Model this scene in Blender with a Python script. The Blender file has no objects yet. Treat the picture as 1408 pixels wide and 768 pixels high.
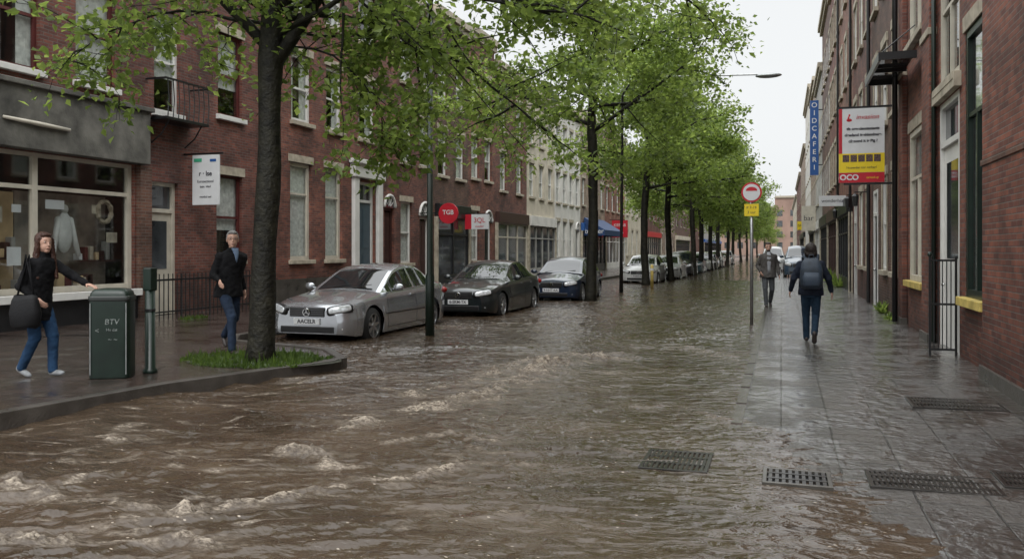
import bpy, bmesh, math, random
import numpy as np
from mathutils import Vector, Matrix
from math import sin, cos, pi, radians, sqrt
random.seed(7)
S = bpy.context.scene
COL = S.collection
TH = math.atan(371/1150)

# ------------------------------------------------------------------ materials
MC = {}
def nt(name):
    m = bpy.data.materials.new(name); m.use_nodes = True
    n = m.node_tree; b = n.nodes['Principled BSDF']
    return m, n, b
def N(n, t, **k):
    x = n.nodes.new(t)
    for a, v in k.items(): setattr(x, a, v)
    return x
def M(name, col, rough=.6, metal=0, var=.15, scale=5, bump=0, bscale=40, spec=.5, coat=0, rvar=0):
    if name in MC: return MC[name]
    m, n, b = nt(name)
    b.inputs['Roughness'].default_value = rough
    b.inputs['Metallic'].default_value = metal
    b.inputs['Specular IOR Level'].default_value = spec
    b.inputs['Coat Weight'].default_value = coat
    b.inputs['Coat Roughness'].default_value = .05
    tc = N(n, 'ShaderNodeTexCoord')
    nz = N(n, 'ShaderNodeTexNoise'); nz.inputs['Scale'].default_value = scale; nz.inputs['Detail'].default_value = 6
    n.links.new(tc.outputs['Object'], nz.inputs['Vector'])
    rp = N(n, 'ShaderNodeValToRGB')
    rp.color_ramp.elements[0].position = .3; rp.color_ramp.elements[1].position = .7
    rp.color_ramp.elements[0].color = [c*(1-var) for c in col]+[1]
    rp.color_ramp.elements[1].color = [min(1, c*(1+var)) for c in col]+[1]
    n.links.new(nz.outputs['Fac'], rp.inputs[0]); n.links.new(rp.outputs[0], b.inputs['Base Color'])
    if rvar:
        mr = N(n, 'ShaderNodeMapRange'); mr.inputs[3].default_value = max(0, rough-rvar); mr.inputs[4].default_value = rough+rvar
        n.links.new(nz.outputs['Fac'], mr.inputs[0]); n.links.new(mr.outputs[0], b.inputs['Roughness'])
    if bump:
        n2 = N(n, 'ShaderNodeTexNoise'); n2.inputs['Scale'].default_value = bscale; n2.inputs['Detail'].default_value = 4
        n.links.new(tc.outputs['Object'], n2.inputs['Vector'])
        bp = N(n, 'ShaderNodeBump'); bp.inputs['Strength'].default_value = bump; bp.inputs['Distance'].default_value = .02
        n.links.new(n2.outputs['Fac'], bp.inputs['Height']); n.links.new(bp.outputs[0], b.inputs['Normal'])
    MC[name] = m
    return m

def wallvec(n):
    g = N(n, 'ShaderNodeNewGeometry'); s = N(n, 'ShaderNodeSeparateXYZ'); n.links.new(g.outputs['Position'], s.inputs[0])
    a = N(n, 'ShaderNodeMath'); n.links.new(s.outputs[0], a.inputs[0]); n.links.new(s.outputs[1], a.inputs[1])
    c = N(n, 'ShaderNodeCombineXYZ'); n.links.new(a.outputs[0], c.inputs[0]); n.links.new(s.outputs[2], c.inputs[1])
    return g, c
def brick(name, c1, c2, mortar=(.14, .115, .10)):
    m, n, b = nt(name)
    g, c = wallvec(n)
    t = N(n, 'ShaderNodeTexBrick'); t.inputs['Scale'].default_value = 1
    t.inputs['Brick Width'].default_value = .215; t.inputs['Row Height'].default_value = .068
    t.inputs['Mortar Size'].default_value = .007; t.inputs['Mortar Smooth'].default_value = .3
    t.inputs['Color1'].default_value = (*c1, 1); t.inputs['Color2'].default_value = (*c2, 1); t.inputs['Mortar'].default_value = (*mortar, 1)
    n.links.new(c.outputs[0], t.inputs['Vector'])
    nz = N(n, 'ShaderNodeTexNoise'); nz.inputs['Scale'].default_value = .9; nz.inputs['Detail'].default_value = 9; nz.inputs['Roughness'].default_value = .75
    n.links.new(g.outputs['Position'], nz.inputs['Vector'])
    mr = N(n, 'ShaderNodeMapRange'); mr.inputs[1].default_value = .34; mr.inputs[2].default_value = .66; mr.inputs[3].default_value = .4; mr.inputs[4].default_value = 1.4
    n.links.new(nz.outputs['Fac'], mr.inputs[0])
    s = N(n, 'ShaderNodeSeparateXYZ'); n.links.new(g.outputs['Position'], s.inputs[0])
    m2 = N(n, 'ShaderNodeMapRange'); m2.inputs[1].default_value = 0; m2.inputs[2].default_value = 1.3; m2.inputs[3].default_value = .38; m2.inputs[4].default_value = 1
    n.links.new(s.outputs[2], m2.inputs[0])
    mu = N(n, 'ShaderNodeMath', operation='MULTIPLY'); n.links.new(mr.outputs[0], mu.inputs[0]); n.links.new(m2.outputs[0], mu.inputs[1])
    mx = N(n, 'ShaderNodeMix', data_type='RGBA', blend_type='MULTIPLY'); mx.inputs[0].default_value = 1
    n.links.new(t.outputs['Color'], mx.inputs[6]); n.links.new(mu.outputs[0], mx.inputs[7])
    n.links.new(mx.outputs[2], b.inputs['Base Color'])
    b.inputs['Roughness'].default_value = .7
    bp = N(n, 'ShaderNodeBump'); bp.inputs['Strength'].default_value = .8; bp.inputs['Distance'].default_value = .018; bp.invert = True
    n.links.new(t.outputs['Fac'], bp.inputs['Height']); n.links.new(bp.outputs[0], b.inputs['Normal'])
    return m
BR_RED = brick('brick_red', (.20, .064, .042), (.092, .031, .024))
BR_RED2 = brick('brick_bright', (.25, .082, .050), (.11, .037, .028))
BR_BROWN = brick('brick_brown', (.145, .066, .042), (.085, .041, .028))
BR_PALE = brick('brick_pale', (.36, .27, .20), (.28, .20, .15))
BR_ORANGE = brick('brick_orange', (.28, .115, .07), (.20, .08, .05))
PL_CREAM = M('plaster_cream', (.50, .45, .36), .8, var=.2, scale=1.5)
PL_WHITE = M('plaster_white', (.60, .58, .54), .8, var=.15, scale=1.5)
PL_GREY = M('plaster_grey', (.30, .29, .27), .8, var=.25, scale=1.5)
CONC = M('stained_concrete', (.11, .105, .092), .8, var=.6, scale=2.2, bump=.4, bscale=25)
STONE = M('cream_stone', (.38, .335, .26), .75, var=.3, scale=5)
STONE_D = M('grey_stone', (.06, .053, .046), .35, var=.35, scale=4, bump=.3, rvar=.25)
WHITE = M('white_paint', (.66, .65, .62), .45, var=.1, scale=3)
CREAMP = M('cream_paint', (.52, .48, .40), .5, var=.15, scale=3)
YELLOW = M('yellow_paint', (.55, .42, .12), .5, var=.25)
YELLOWB = M('yellow_sign', (.80, .60, .02), .4, var=.03)
BLACK = M('black_paint', (.012, .012, .013), .35, var=.3)
DGREEN = M('dark_green_paint', (.006, .016, .011), .35, var=.3, bump=.05)
DBROWN = M('dark_brown_wood', (.05, .022, .018), .45, var=.2)
MAROON = M('maroon_wood', (.09, .02, .018), .45, var=.2)
NAVY = M('navy_fabric_awning', (.015, .045, .13), .6)
BLUE = M('blue_sign_paint', (.02, .09, .30), .4, var=.05)
RED = M('red_sign_paint', (.50, .015, .03), .4, var=.05)
SIGNW = M('white_sign_face', (.66, .67, .68), .4, var=.05)
EYEW = M('eye_white', (.40, .38, .36), .3, var=.03)
SIGNT = M('dark_lettering', (.03, .03, .04), .5, var=.02)
PALEINK = M('worn_pale_lettering', (.18, .20, .19), .5, var=.6, scale=30)
STEEL = M('galvanised_steel', (.32, .33, .33), .38, .8, var=.2, scale=12)
CURT = M('curtain_cloth', (.66, .66, .62), .9, var=.25, scale=9)
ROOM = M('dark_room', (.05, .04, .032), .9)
TAN = M('tan_board', (.50, .36, .20), .7, var=.2)
RUBBER = M('rubber', (.015, .015, .015), .7)
CHROME = M('chrome', (.6, .6, .6), .15, 1, var=.05)
RIM = M('alloy_rim', (.50, .51, .52), .3, .85, var=.1)
def glassm():
    m, n, b = nt('window_glass')
    tr = N(n, 'ShaderNodeBsdfTransparent'); tr.inputs[0].default_value = (.85, .88, .88, 1)
    gl = N(n, 'ShaderNodeBsdfGlossy'); gl.inputs['Roughness'].default_value = .03
    lw = N(n, 'ShaderNodeLayerWeight'); lw.inputs[0].default_value = .5
    pw = N(n, 'ShaderNodeMath', operation='POWER'); pw.inputs[1].default_value = 3.5; n.links.new(lw.outputs['Facing'], pw.inputs[0])
    ad = N(n, 'ShaderNodeMath', operation='MULTIPLY_ADD'); ad.inputs[1].default_value = .88; ad.inputs[2].default_value = .10; n.links.new(pw.outputs[0], ad.inputs[0])
    g = N(n, 'ShaderNodeTexNoise'); g.inputs['Scale'].default_value = 1.2
    bp = N(n, 'ShaderNodeBump'); bp.inputs['Strength'].default_value = .05; bp.inputs['Distance'].default_value = .05
    n.links.new(g.outputs[0], bp.inputs['Height']); n.links.new(bp.outputs[0], gl.inputs['Normal'])
    mx = N(n, 'ShaderNodeMixShader'); n.links.new(ad.outputs[0], mx.inputs[0]); n.links.new(tr.outputs[0], mx.inputs[1]); n.links.new(gl.outputs[0], mx.inputs[2])
    n.links.new(mx.outputs[0], n.nodes['Material Output'].inputs[0])
    return m
GLASS = glassm()
CARGLASS = M('tinted_car_glass', (.010, .013, .015), .02, var=.2, spec=1)
DGLASS = M('dark_glass', (.05, .055, .06), .06, var=.7, scale=1.2, spec=1)

def leafm(name, a, bcol, c, tv=2.4):
    m, n, b = nt(name)
    g = N(n, 'ShaderNodeNewGeometry')
    nz = N(n, 'ShaderNodeTexNoise'); nz.inputs['Scale'].default_value = .7; nz.inputs['Detail'].default_value = 3
    n.links.new(g.outputs['Position'], nz.inputs['Vector'])
    ad = N(n, 'ShaderNodeMath', operation='MULTIPLY_ADD'); ad.inputs[1].default_value = .5
    n.links.new(g.outputs['Random Per Island'], ad.inputs[0])
    m2 = N(n, 'ShaderNodeMath', operation='MULTIPLY_ADD'); m2.inputs[1].default_value = 1.0; m2.inputs[2].default_value = -.25
    n.links.new(nz.outputs['Fac'], m2.inputs[0]); n.links.new(m2.outputs[0], ad.inputs[2])
    rp = N(n, 'ShaderNodeValToRGB'); e = rp.color_ramp.elements
    e[0].position = .15; e[0].color = (*a, 1); e[1].position = .9; e[1].color = (*c, 1)
    x = e.new(.5); x.color = (*bcol, 1)
    n.links.new(ad.outputs[0], rp.inputs[0]); n.links.new(rp.outputs[0], b.inputs['Base Color'])
    b.inputs['Roughness'].default_value = .4
    tl = N(n, 'ShaderNodeBsdfTranslucent')
    hs = N(n, 'ShaderNodeHueSaturation'); hs.inputs['Value'].default_value = tv; hs.inputs['Hue'].default_value = .485; hs.inputs['Saturation'].default_value = 1.0
    n.links.new(rp.outputs[0], hs.inputs['Color']); n.links.new(hs.outputs[0], tl.inputs[0])
    mx = N(n, 'ShaderNodeMixShader'); mx.inputs[0].default_value = .58
    n.links.new(b.outputs[0], mx.inputs[1]); n.links.new(tl.outputs[0], mx.inputs[2]); n.links.new(mx.outputs[0], n.nodes['Material Output'].inputs[0])
    return m
LEAF = leafm('spring_leaves', (.055, .092, .020), (.118, .175, .038), (.20, .27, .066), 2.5)
GRASS = leafm('grass_blades', (.032, .06, .012), (.06, .105, .02), (.10, .16, .03), 1.6)
BARK = M('wet_bark', (.013, .012, .0075), .6, var=.85, scale=7, bump=1, bscale=22, spec=.3)

# ------------------------------------------------------------------ mesh builder
ORG = {}
class MB:
    def __init__(s): s.v = []; s.f = []
    def add(s, vs, fs):
        o = len(s.v); s.v += [tuple(v) for v in vs]; s.f += [tuple(i+o for i in f) for f in fs]; return s
    def box(s, x0, x1, y0, y1, z0, z1):
        if x0 > x1: x0, x1 = x1, x0
        return s.add([(x0,y0,z0),(x1,y0,z0),(x1,y1,z0),(x0,y1,z0),(x0,y0,z1),(x1,y0,z1),(x1,y1,z1),(x0,y1,z1)],
                     [(0,3,2,1),(4,5,6,7),(0,1,5,4),(1,2,6,5),(2,3,7,6),(3,0,4,7)])
    def quad(s, a, b, c, d): return s.add([a,b,c,d], [(0,1,2,3)])
    def rings(s, R, cap=True):
        n = len(R[0]); o = len(s.v)
        for r in R: s.v += [tuple(p) for p in r]
        for i in range(len(R)-1):
            for k in range(n):
                a = o+i*n+k; b = o+i*n+(k+1)%n
                s.f.append((a, b, b+n, a+n))
        if cap:
            s.f.append(tuple(o+k for k in range(n))[::-1]); s.f.append(tuple(o+(len(R)-1)*n+k for k in range(n)))
        return s
    def tube(s, pts, rad, n=8, cap=True):
        pts = [Vector(p) for p in pts]
        if not hasattr(rad, '__len__'): rad = [rad]*len(pts)
        R = []; u = None
        for i, p in enumerate(pts):
            d = (pts[min(i+1, len(pts)-1)]-pts[max(i-1, 0)])
            if d.length < 1e-9: d = Vector((0,0,1))
            d.normalize()
            if u is None: u = d.orthogonal().normalized()
            else:
                u = u-d*u.dot(d); u = u.normalized() if u.length > 1e-6 else d.orthogonal().normalized()
            w = d.cross(u)
            R.append([p+(u*cos(2*pi*k/n)+w*sin(2*pi*k/n))*rad[i] for k in range(n)])
        return s.rings(R, cap)
    def cyl(s, c, r, h, n=16, axis='z', r2=None):
        c = Vector(c); d = {'x': Vector((1,0,0)), 'y': Vector((0,1,0)), 'z': Vector((0,0,1))}[axis]
        return s.tube([c, c+d*h], [r, r if r2 is None else r2], n)
    def ell(s, c, r, rot=None, nu=12, nv=8, e=1.0):
        c = Vector(c); R = []
        rot = rot or Matrix.Identity(3)
        pw = lambda v: math.copysign(abs(v)**e, v)
        for i in range(nv+1):
            a = -pi/2+pi*i/nv; a = max(-pi/2+.02, min(pi/2-.02, a))
            R.append([c+rot@Vector((r[0]*pw(cos(a))*pw(cos(2*pi*k/nu)), r[1]*pw(cos(a))*pw(sin(2*pi*k/nu)), r[2]*pw(sin(a)))) for k in range(nu)])
        return s.rings(R)
    def limb(s, p0, p1, r0, r1, n=10):
        p0 = Vector(p0); p1 = Vector(p1); d = (p1-p0).normalized()
        P = []; Rr = []
        for a in (-80, -50, -20): P.append(p0+d*r0*sin(radians(a))); Rr.append(r0*cos(radians(a)))
        for a in (20, 50, 80): P.append(p1+d*r1*sin(radians(a))); Rr.append(r1*cos(radians(a)))
        return s.tube(P, Rr, n)
    def sb(s, side, X0, n0, n1, u0, u1, z0, z1):
        return s.box(X0+side*n0, X0+side*n1, u0, u1, z0, z1)
    def sq(s, side, X0, n0, u0, u1, z0, z1):
        x = X0+side*n0; v = [(x,u0,z0),(x,u1,z0),(x,u1,z1),(x,u0,z1)]
        return s.quad(*(v if side > 0 else v[::-1]))
def part(mb, name, mat, parent=None, smooth=False, bevel=0, org=None, label=None):
    me = bpy.data.meshes.new(name)
    if org is None: org = ORG.get(parent.name, (0,0,0)) if parent else (0,0,0)
    v = [(a[0]-org[0], a[1]-org[1], a[2]-org[2]) for a in mb.v]
    me.from_pydata(v, [], mb.f); me.update()
    me.materials.append(mat)
    if smooth: me.polygons.foreach_set('use_smooth', [True]*len(me.polygons))
    o = bpy.data.objects.new(name, me); COL.objects.link(o)
    ORG[o.name] = org
    if parent: o.parent = parent
    else: o.location = org
    if bevel:
        b = o.modifiers.new('b', 'BEVEL'); b.width = bevel; b.segments = 2; b.limit_method = 'ANGLE'
    if label: o['label'] = label
    return o
def tag(o, label=None, cat=None, group=None, kind=None):
    if label: o['label'] = label
    if cat: o['category'] = cat
    if group: o['group'] = group
    if kind: o['kind'] = kind
    return o
def thing(name, label, cat, loc=(0,0,0), rz=0, group=None, local=False):
    o = bpy.data.objects.new(name, None); COL.objects.link(o); o.location = loc; o.rotation_euler = (0,0,rz); o.empty_display_size = .2
    ORG[o.name] = (0,0,0) if local else tuple(loc)
    return tag(o, label, cat, group)
def npmesh(name, v, q, mat, smooth=True):
    me = bpy.data.meshes.new(name)
    nq = len(q); k = q.shape[1]
    me.vertices.add(len(v)); me.vertices.foreach_set('co', v.astype(np.float32).ravel())
    me.loops.add(nq*k); me.loops.foreach_set('vertex_index', q.astype(np.int32).ravel())
    me.polygons.add(nq); me.polygons.foreach_set('loop_start', np.arange(0, nq*k, k, dtype=np.int32))
    me.polygons.foreach_set('loop_total', np.full(nq, k, dtype=np.int32))
    me.update(calc_edges=True)
    me.polygons.foreach_set('use_smooth', np.full(nq, smooth))
    me.materials.append(mat)
    o = bpy.data.objects.new(name, me); COL.objects.link(o); return o
def text(s, size, loc, rot, mat, parent, name='lettering', ext=.002, align='CENTER', bold=0, shear=0):
    cu = bpy.data.curves.new('t', 'FONT'); cu.body = s; cu.size = size; cu.align_x = align; cu.align_y = 'CENTER'; cu.extrude = ext; cu.offset = bold; cu.shear = shear
    o = bpy.data.objects.new('t', cu); COL.objects.link(o)
    bpy.context.view_layer.update()
    me = bpy.data.meshes.new_from_object(o.evaluated_get(bpy.context.evaluated_depsgraph_get()))
    bpy.data.objects.remove(o)
    me.materials.clear(); me.materials.append(mat)
    t = bpy.data.objects.new(name, me); COL.objects.link(t)
    org = ORG.get(parent.name, (0,0,0)); t.parent = parent
    t.location = Vector(loc)-Vector(org); t.rotation_euler = rot
    ORG[t.name] = org
    return t
FACE = (pi/2, 0, 0)

# ------------------------------------------------------------------ numpy noise
rs = np.random.RandomState(3); PT = rs.permutation(256)
def vn(x, y, seed=0):
    xi = np.floor(x).astype(int); yi = np.floor(y).astype(int); fx = x-xi; fy = y-yi
    fx = fx*fx*fx*(fx*(fx*6-15)+10); fy = fy*fy*fy*(fy*(fy*6-15)+10)
    h = lambda a, b: PT[(PT[(a+seed*37) & 255]+b) & 255]/127.5-1
    return (h(xi,yi)*(1-fx)+h(xi+1,yi)*fx)*(1-fy)+(h(xi,yi+1)*(1-fx)+h(xi+1,yi+1)*fx)*fy
def sm(x): x = np.clip(x, 0, 1); return x*x*(3-2*x)

# ------------------------------------------------------------------ world, camera, sun
w = bpy.data.worlds.new('World'); S.world = w; w.use_nodes = True
n = w.node_tree; bg = n.nodes['Background']
sky = N(n, 'ShaderNodeTexSky', sky_type='NISHITA'); sky.sun_disc = False; sky.sun_elevation = radians(48); sky.sun_rotation = radians(200); sky.dust_density = 4
hs = N(n, 'ShaderNodeHueSaturation'); hs.inputs['Saturation'].default_value = .08; hs.inputs['Value'].default_value = .6
n.links.new(sky.outputs[0], hs.inputs['Color'])
mx = N(n, 'ShaderNodeMix', data_type='RGBA'); mx.inputs[0].default_value = .75
mx.inputs[7].default_value = (7.4, 7.6, 7.7, 1)
n.links.new(hs.outputs[0], mx.inputs[6])
tc = N(n, 'ShaderNodeTexCoord'); sp = N(n, 'ShaderNodeSeparateXYZ'); n.links.new(tc.outputs['Generated'], sp.inputs[0])
# overcast sky: brighter overhead than at the horizon
mr = N(n, 'ShaderNodeMapRange'); mr.inputs[1].default_value = .28; mr.inputs[2].default_value = .85; mr.inputs[3].default_value = 1.22; mr.inputs[4].default_value = 3.7
n.links.new(sp.outputs[2], mr.inputs[0])
mm = N(n, 'ShaderNodeMix', data_type='RGBA', blend_type='MULTIPLY'); mm.inputs[0].default_value = 1
n.links.new(mx.outputs[2], mm.inputs[6]); n.links.new(mr.outputs[0], mm.inputs[7]); n.links.new(mm.outputs[2], bg.inputs[0]); bg.inputs[1].default_value = .12
sl = bpy.data.lights.new('sun', 'SUN'); sl.energy = 1.0; sl.angle = radians(24); sl.color = (1, .985, .96)
so = bpy.data.objects.new('sun', sl); COL.objects.link(so); so.rotation_euler = (radians(42), 0, radians(20)); so.location = (0,0,30)
cd = bpy.data.cameras.new('camera'); cam = bpy.data.objects.new('camera', cd); COL.objects.link(cam)
cam.location = (0,0,1.6); cam.rotation_euler = (pi/2, 0, TH); cd.lens = 1150/1408*36; cd.sensor_width = 36; cd.shift_y = -41/1408; cd.clip_end = 3000
S.camera = cam
S.view_settings.view_transform = 'Standard'; S.view_settings.look = 'None'; S.view_settings.exposure = 0

# ------------------------------------------------------------------ ground, road, pavements
def struct(mb, name, mat, **k):
    return tag(part(mb, name, mat, **k), kind='structure')
struct(MB().box(-900, 900, -300, 1500, -.5, -.3), 'ground', M('earth', (.06,.05,.04), .8))
ASPH = M('wet_asphalt', (.035,.03,.026), .25, var=.3, rvar=.15)
struct(MB().quad((-9.3,-6,-.12),(-.5,-6,-.12),(-.5,260,-.12),(-9.3,260,-.12)), 'road', ASPH)
def paving(name, bw, rh, c1, c2, mor, swap=False, off=.5, rip=.35, p0=.42, p1=.56, ripscale=5, warp=.03, gr=(.06,.75), crr=(.03,.14), cior=1.5, fine=20):
    m, n, b = nt(name)
    g = N(n, 'ShaderNodeNewGeometry')
    wn = N(n, 'ShaderNodeTexNoise'); wn.inputs['Scale'].default_value = 2.2; wn.inputs['Detail'].default_value = 2; n.links.new(g.outputs['Position'], wn.inputs['Vector'])
    wm = N(n, 'ShaderNodeVectorMath', operation='MULTIPLY_ADD'); wm.inputs[1].default_value = (warp*2,warp*2,0); n.links.new(wn.outputs['Color'], wm.inputs[0]); n.links.new(g.outputs['Position'], wm.inputs[2])
    mp = N(n, 'ShaderNodeMapping'); n.links.new(wm.outputs[0], mp.inputs[0])
    if swap: mp.inputs['Rotation'].default_value[2] = radians(90)
    t = N(n, 'ShaderNodeTexBrick'); t.inputs['Scale'].default_value = 1; t.offset = off
    t.inputs['Brick Width'].default_value = bw; t.inputs['Row Height'].default_value = rh; t.inputs['Mortar Size'].default_value = .008; t.inputs['Mortar Smooth'].default_value = .6
    t.inputs['Color1'].default_value = (*c1,1); t.inputs['Color2'].default_value = (*c2,1); t.inputs['Mortar'].default_value = (*mor,1)
    n.links.new(mp.outputs[0], t.inputs['Vector'])
    nz = N(n, 'ShaderNodeTexNoise'); nz.inputs['Scale'].default_value = 1.5; nz.inputs['Detail'].default_value = 8; nz.inputs['Roughness'].default_value = .62; nz.inputs['Distortion'].default_value = .4
    n.links.new(g.outputs['Position'], nz.inputs['Vector'])
    pud = N(n, 'ShaderNodeMapRange'); pud.inputs[1].default_value = p0; pud.inputs[2].default_value = p1; n.links.new(nz.outputs['Fac'], pud.inputs[0])
    m2 = N(n, 'ShaderNodeMapRange'); m2.inputs[1].default_value = .3; m2.inputs[2].default_value = .7; m2.inputs[3].default_value = .55; m2.inputs[4].default_value = 1.3
    n.links.new(nz.outputs['Fac'], m2.inputs[0])
    mx = N(n, 'ShaderNodeMix', data_type='RGBA', blend_type='MULTIPLY'); mx.inputs[0].default_value = 1
    n.links.new(t.outputs['Color'], mx.inputs[6]); n.links.new(m2.outputs[0], mx.inputs[7]); n.links.new(mx.outputs[2], b.inputs['Base Color'])
    b.inputs['Roughness'].default_value = .35
    nf = N(n, 'ShaderNodeTexNoise'); nf.inputs['Scale'].default_value = fine; nf.inputs['Detail'].default_value = 6; nf.inputs['Roughness'].default_value = .65
    n.links.new(g.outputs['Position'], nf.inputs['Vector'])
    n3 = N(n, 'ShaderNodeTexNoise'); n3.inputs['Scale'].default_value = ripscale; n3.inputs['Detail'].default_value = 4
    n.links.new(g.outputs['Position'], n3.inputs['Vector'])
    b3 = N(n, 'ShaderNodeBump'); b3.inputs['Strength'].default_value = rip; b3.inputs['Distance'].default_value = .035
    n.links.new(n3.outputs['Fac'], b3.inputs['Height'])
    b1 = N(n, 'ShaderNodeBump'); b1.inputs['Distance'].default_value = .022
    st = N(n, 'ShaderNodeMapRange'); st.inputs[3].default_value = gr[0]; st.inputs[4].default_value = gr[1]; n.links.new(pud.outputs[0], st.inputs[0]); n.links.new(st.outputs[0], b1.inputs['Strength'])
    n.links.new(nf.outputs['Fac'], b1.inputs['Height']); n.links.new(b3.outputs[0], b1.inputs['Normal'])
    b2 = N(n, 'ShaderNodeBump'); b2.inputs['Distance'].default_value = .014; b2.invert = True; n.links.new(st.outputs[0], b2.inputs['Strength'])
    n.links.new(t.outputs['Fac'], b2.inputs['Height']); n.links.new(b1.outputs[0], b2.inputs['Normal'])
    n.links.new(b2.outputs[0], b.inputs['Normal']); n.links.new(b2.outputs[0], b.inputs['Coat Normal'])
    b.inputs['Coat Weight'].default_value = 1; b.inputs['Coat IOR'].default_value = cior
    cr = N(n, 'ShaderNodeMapRange'); cr.inputs[3].default_value = crr[0]; cr.inputs[4].default_value = crr[1]; n.links.new(pud.outputs[0], cr.inputs[0]); n.links.new(cr.outputs[0], b.inputs['Coat Roughness'])
    return m
PAVL = paving('wet_brick_paving', .21, .07, (.065,.038,.027), (.038,.024,.019), (.018,.014,.011), p0=.4, p1=.6, warp=.01, rip=.25)
PAVR = paving('wet_flagstones', .62, .42, (.058,.047,.039), (.028,.024,.021), (.008,.007,.006), swap=True, rip=.8, ripscale=8, gr=(.3,1.0), p0=.46, p1=.56, crr=(.02,.12), cior=1.7, warp=.008, fine=26)
LK = [(-6.95,-6),(-6.78,5.8),(-6.5,7.7),(-5.72,9.95),(-5.72,10.3),(-6.5,11.2),(-8.6,11.8),(-9.05,12.5),(-9.05,260)]
mb = MB(); pts = LK+[(-14,260),(-14,-6)]
mb.add([(x,y,.10) for x,y in pts], [tuple(range(len(pts)))])
struct(mb, 'pavement', PAVL)
def strip(path, wd, z0, z1):
    mb = MB(); L = []
    for i, (x, y) in enumerate(path):
        a = Vector(path[max(i-1,0)]); b = Vector(path[min(i+1,len(path)-1)]); d = (b-a).normalized(); nn = Vector((-d.y, d.x))
        p = Vector((x,y)); q = p+nn*wd; L.append((p,q))
    R = [[(p.x,p.y,z0),(p.x,p.y,z1),(q.x,q.y,z1),(q.x,q.y,z0)] for p,q in L]
    return mb.rings(R)
struct(strip([(x+.005,y) for x,y in LK], .15, -.25, .118), 'kerb', STONE_D, bevel=.012)
def pz(X, Y): return -.034+.070*sm((Y-4.5)/9)+.018*(X+.42)
xs = np.linspace(-.35, 2.75, 14); ys = np.concatenate([np.linspace(-2, 20, 90), np.linspace(21, 260, 60)])
GX, GY = np.meshgrid(xs, ys); V = np.stack([GX, GY, pz(GX, GY)], -1).reshape(-1,3)
def gridq(nr, nc):
    i = np.arange((nr-1)*nc).reshape(nr-1, nc)[:, :-1].ravel(); return np.stack([i, i+1, i+nc+1, i+nc], 1)
tag(npmesh('pavement', V, gridq(len(ys), len(xs)), PAVR), kind='structure')
KST = M('dark_kerb_stone', (.085,.075,.064), .16, var=.4, scale=5, bump=.3, rvar=.12)
mb = MB(); y = -2.0
while y < 90:
    L = 1.0; z = float(pz(-.4, y+.5))+.006
    mb.box(-.45, -.348, y+.006, y+L-.006, -.2, z); y += L
struct(mb, 'kerb', KST)

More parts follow.
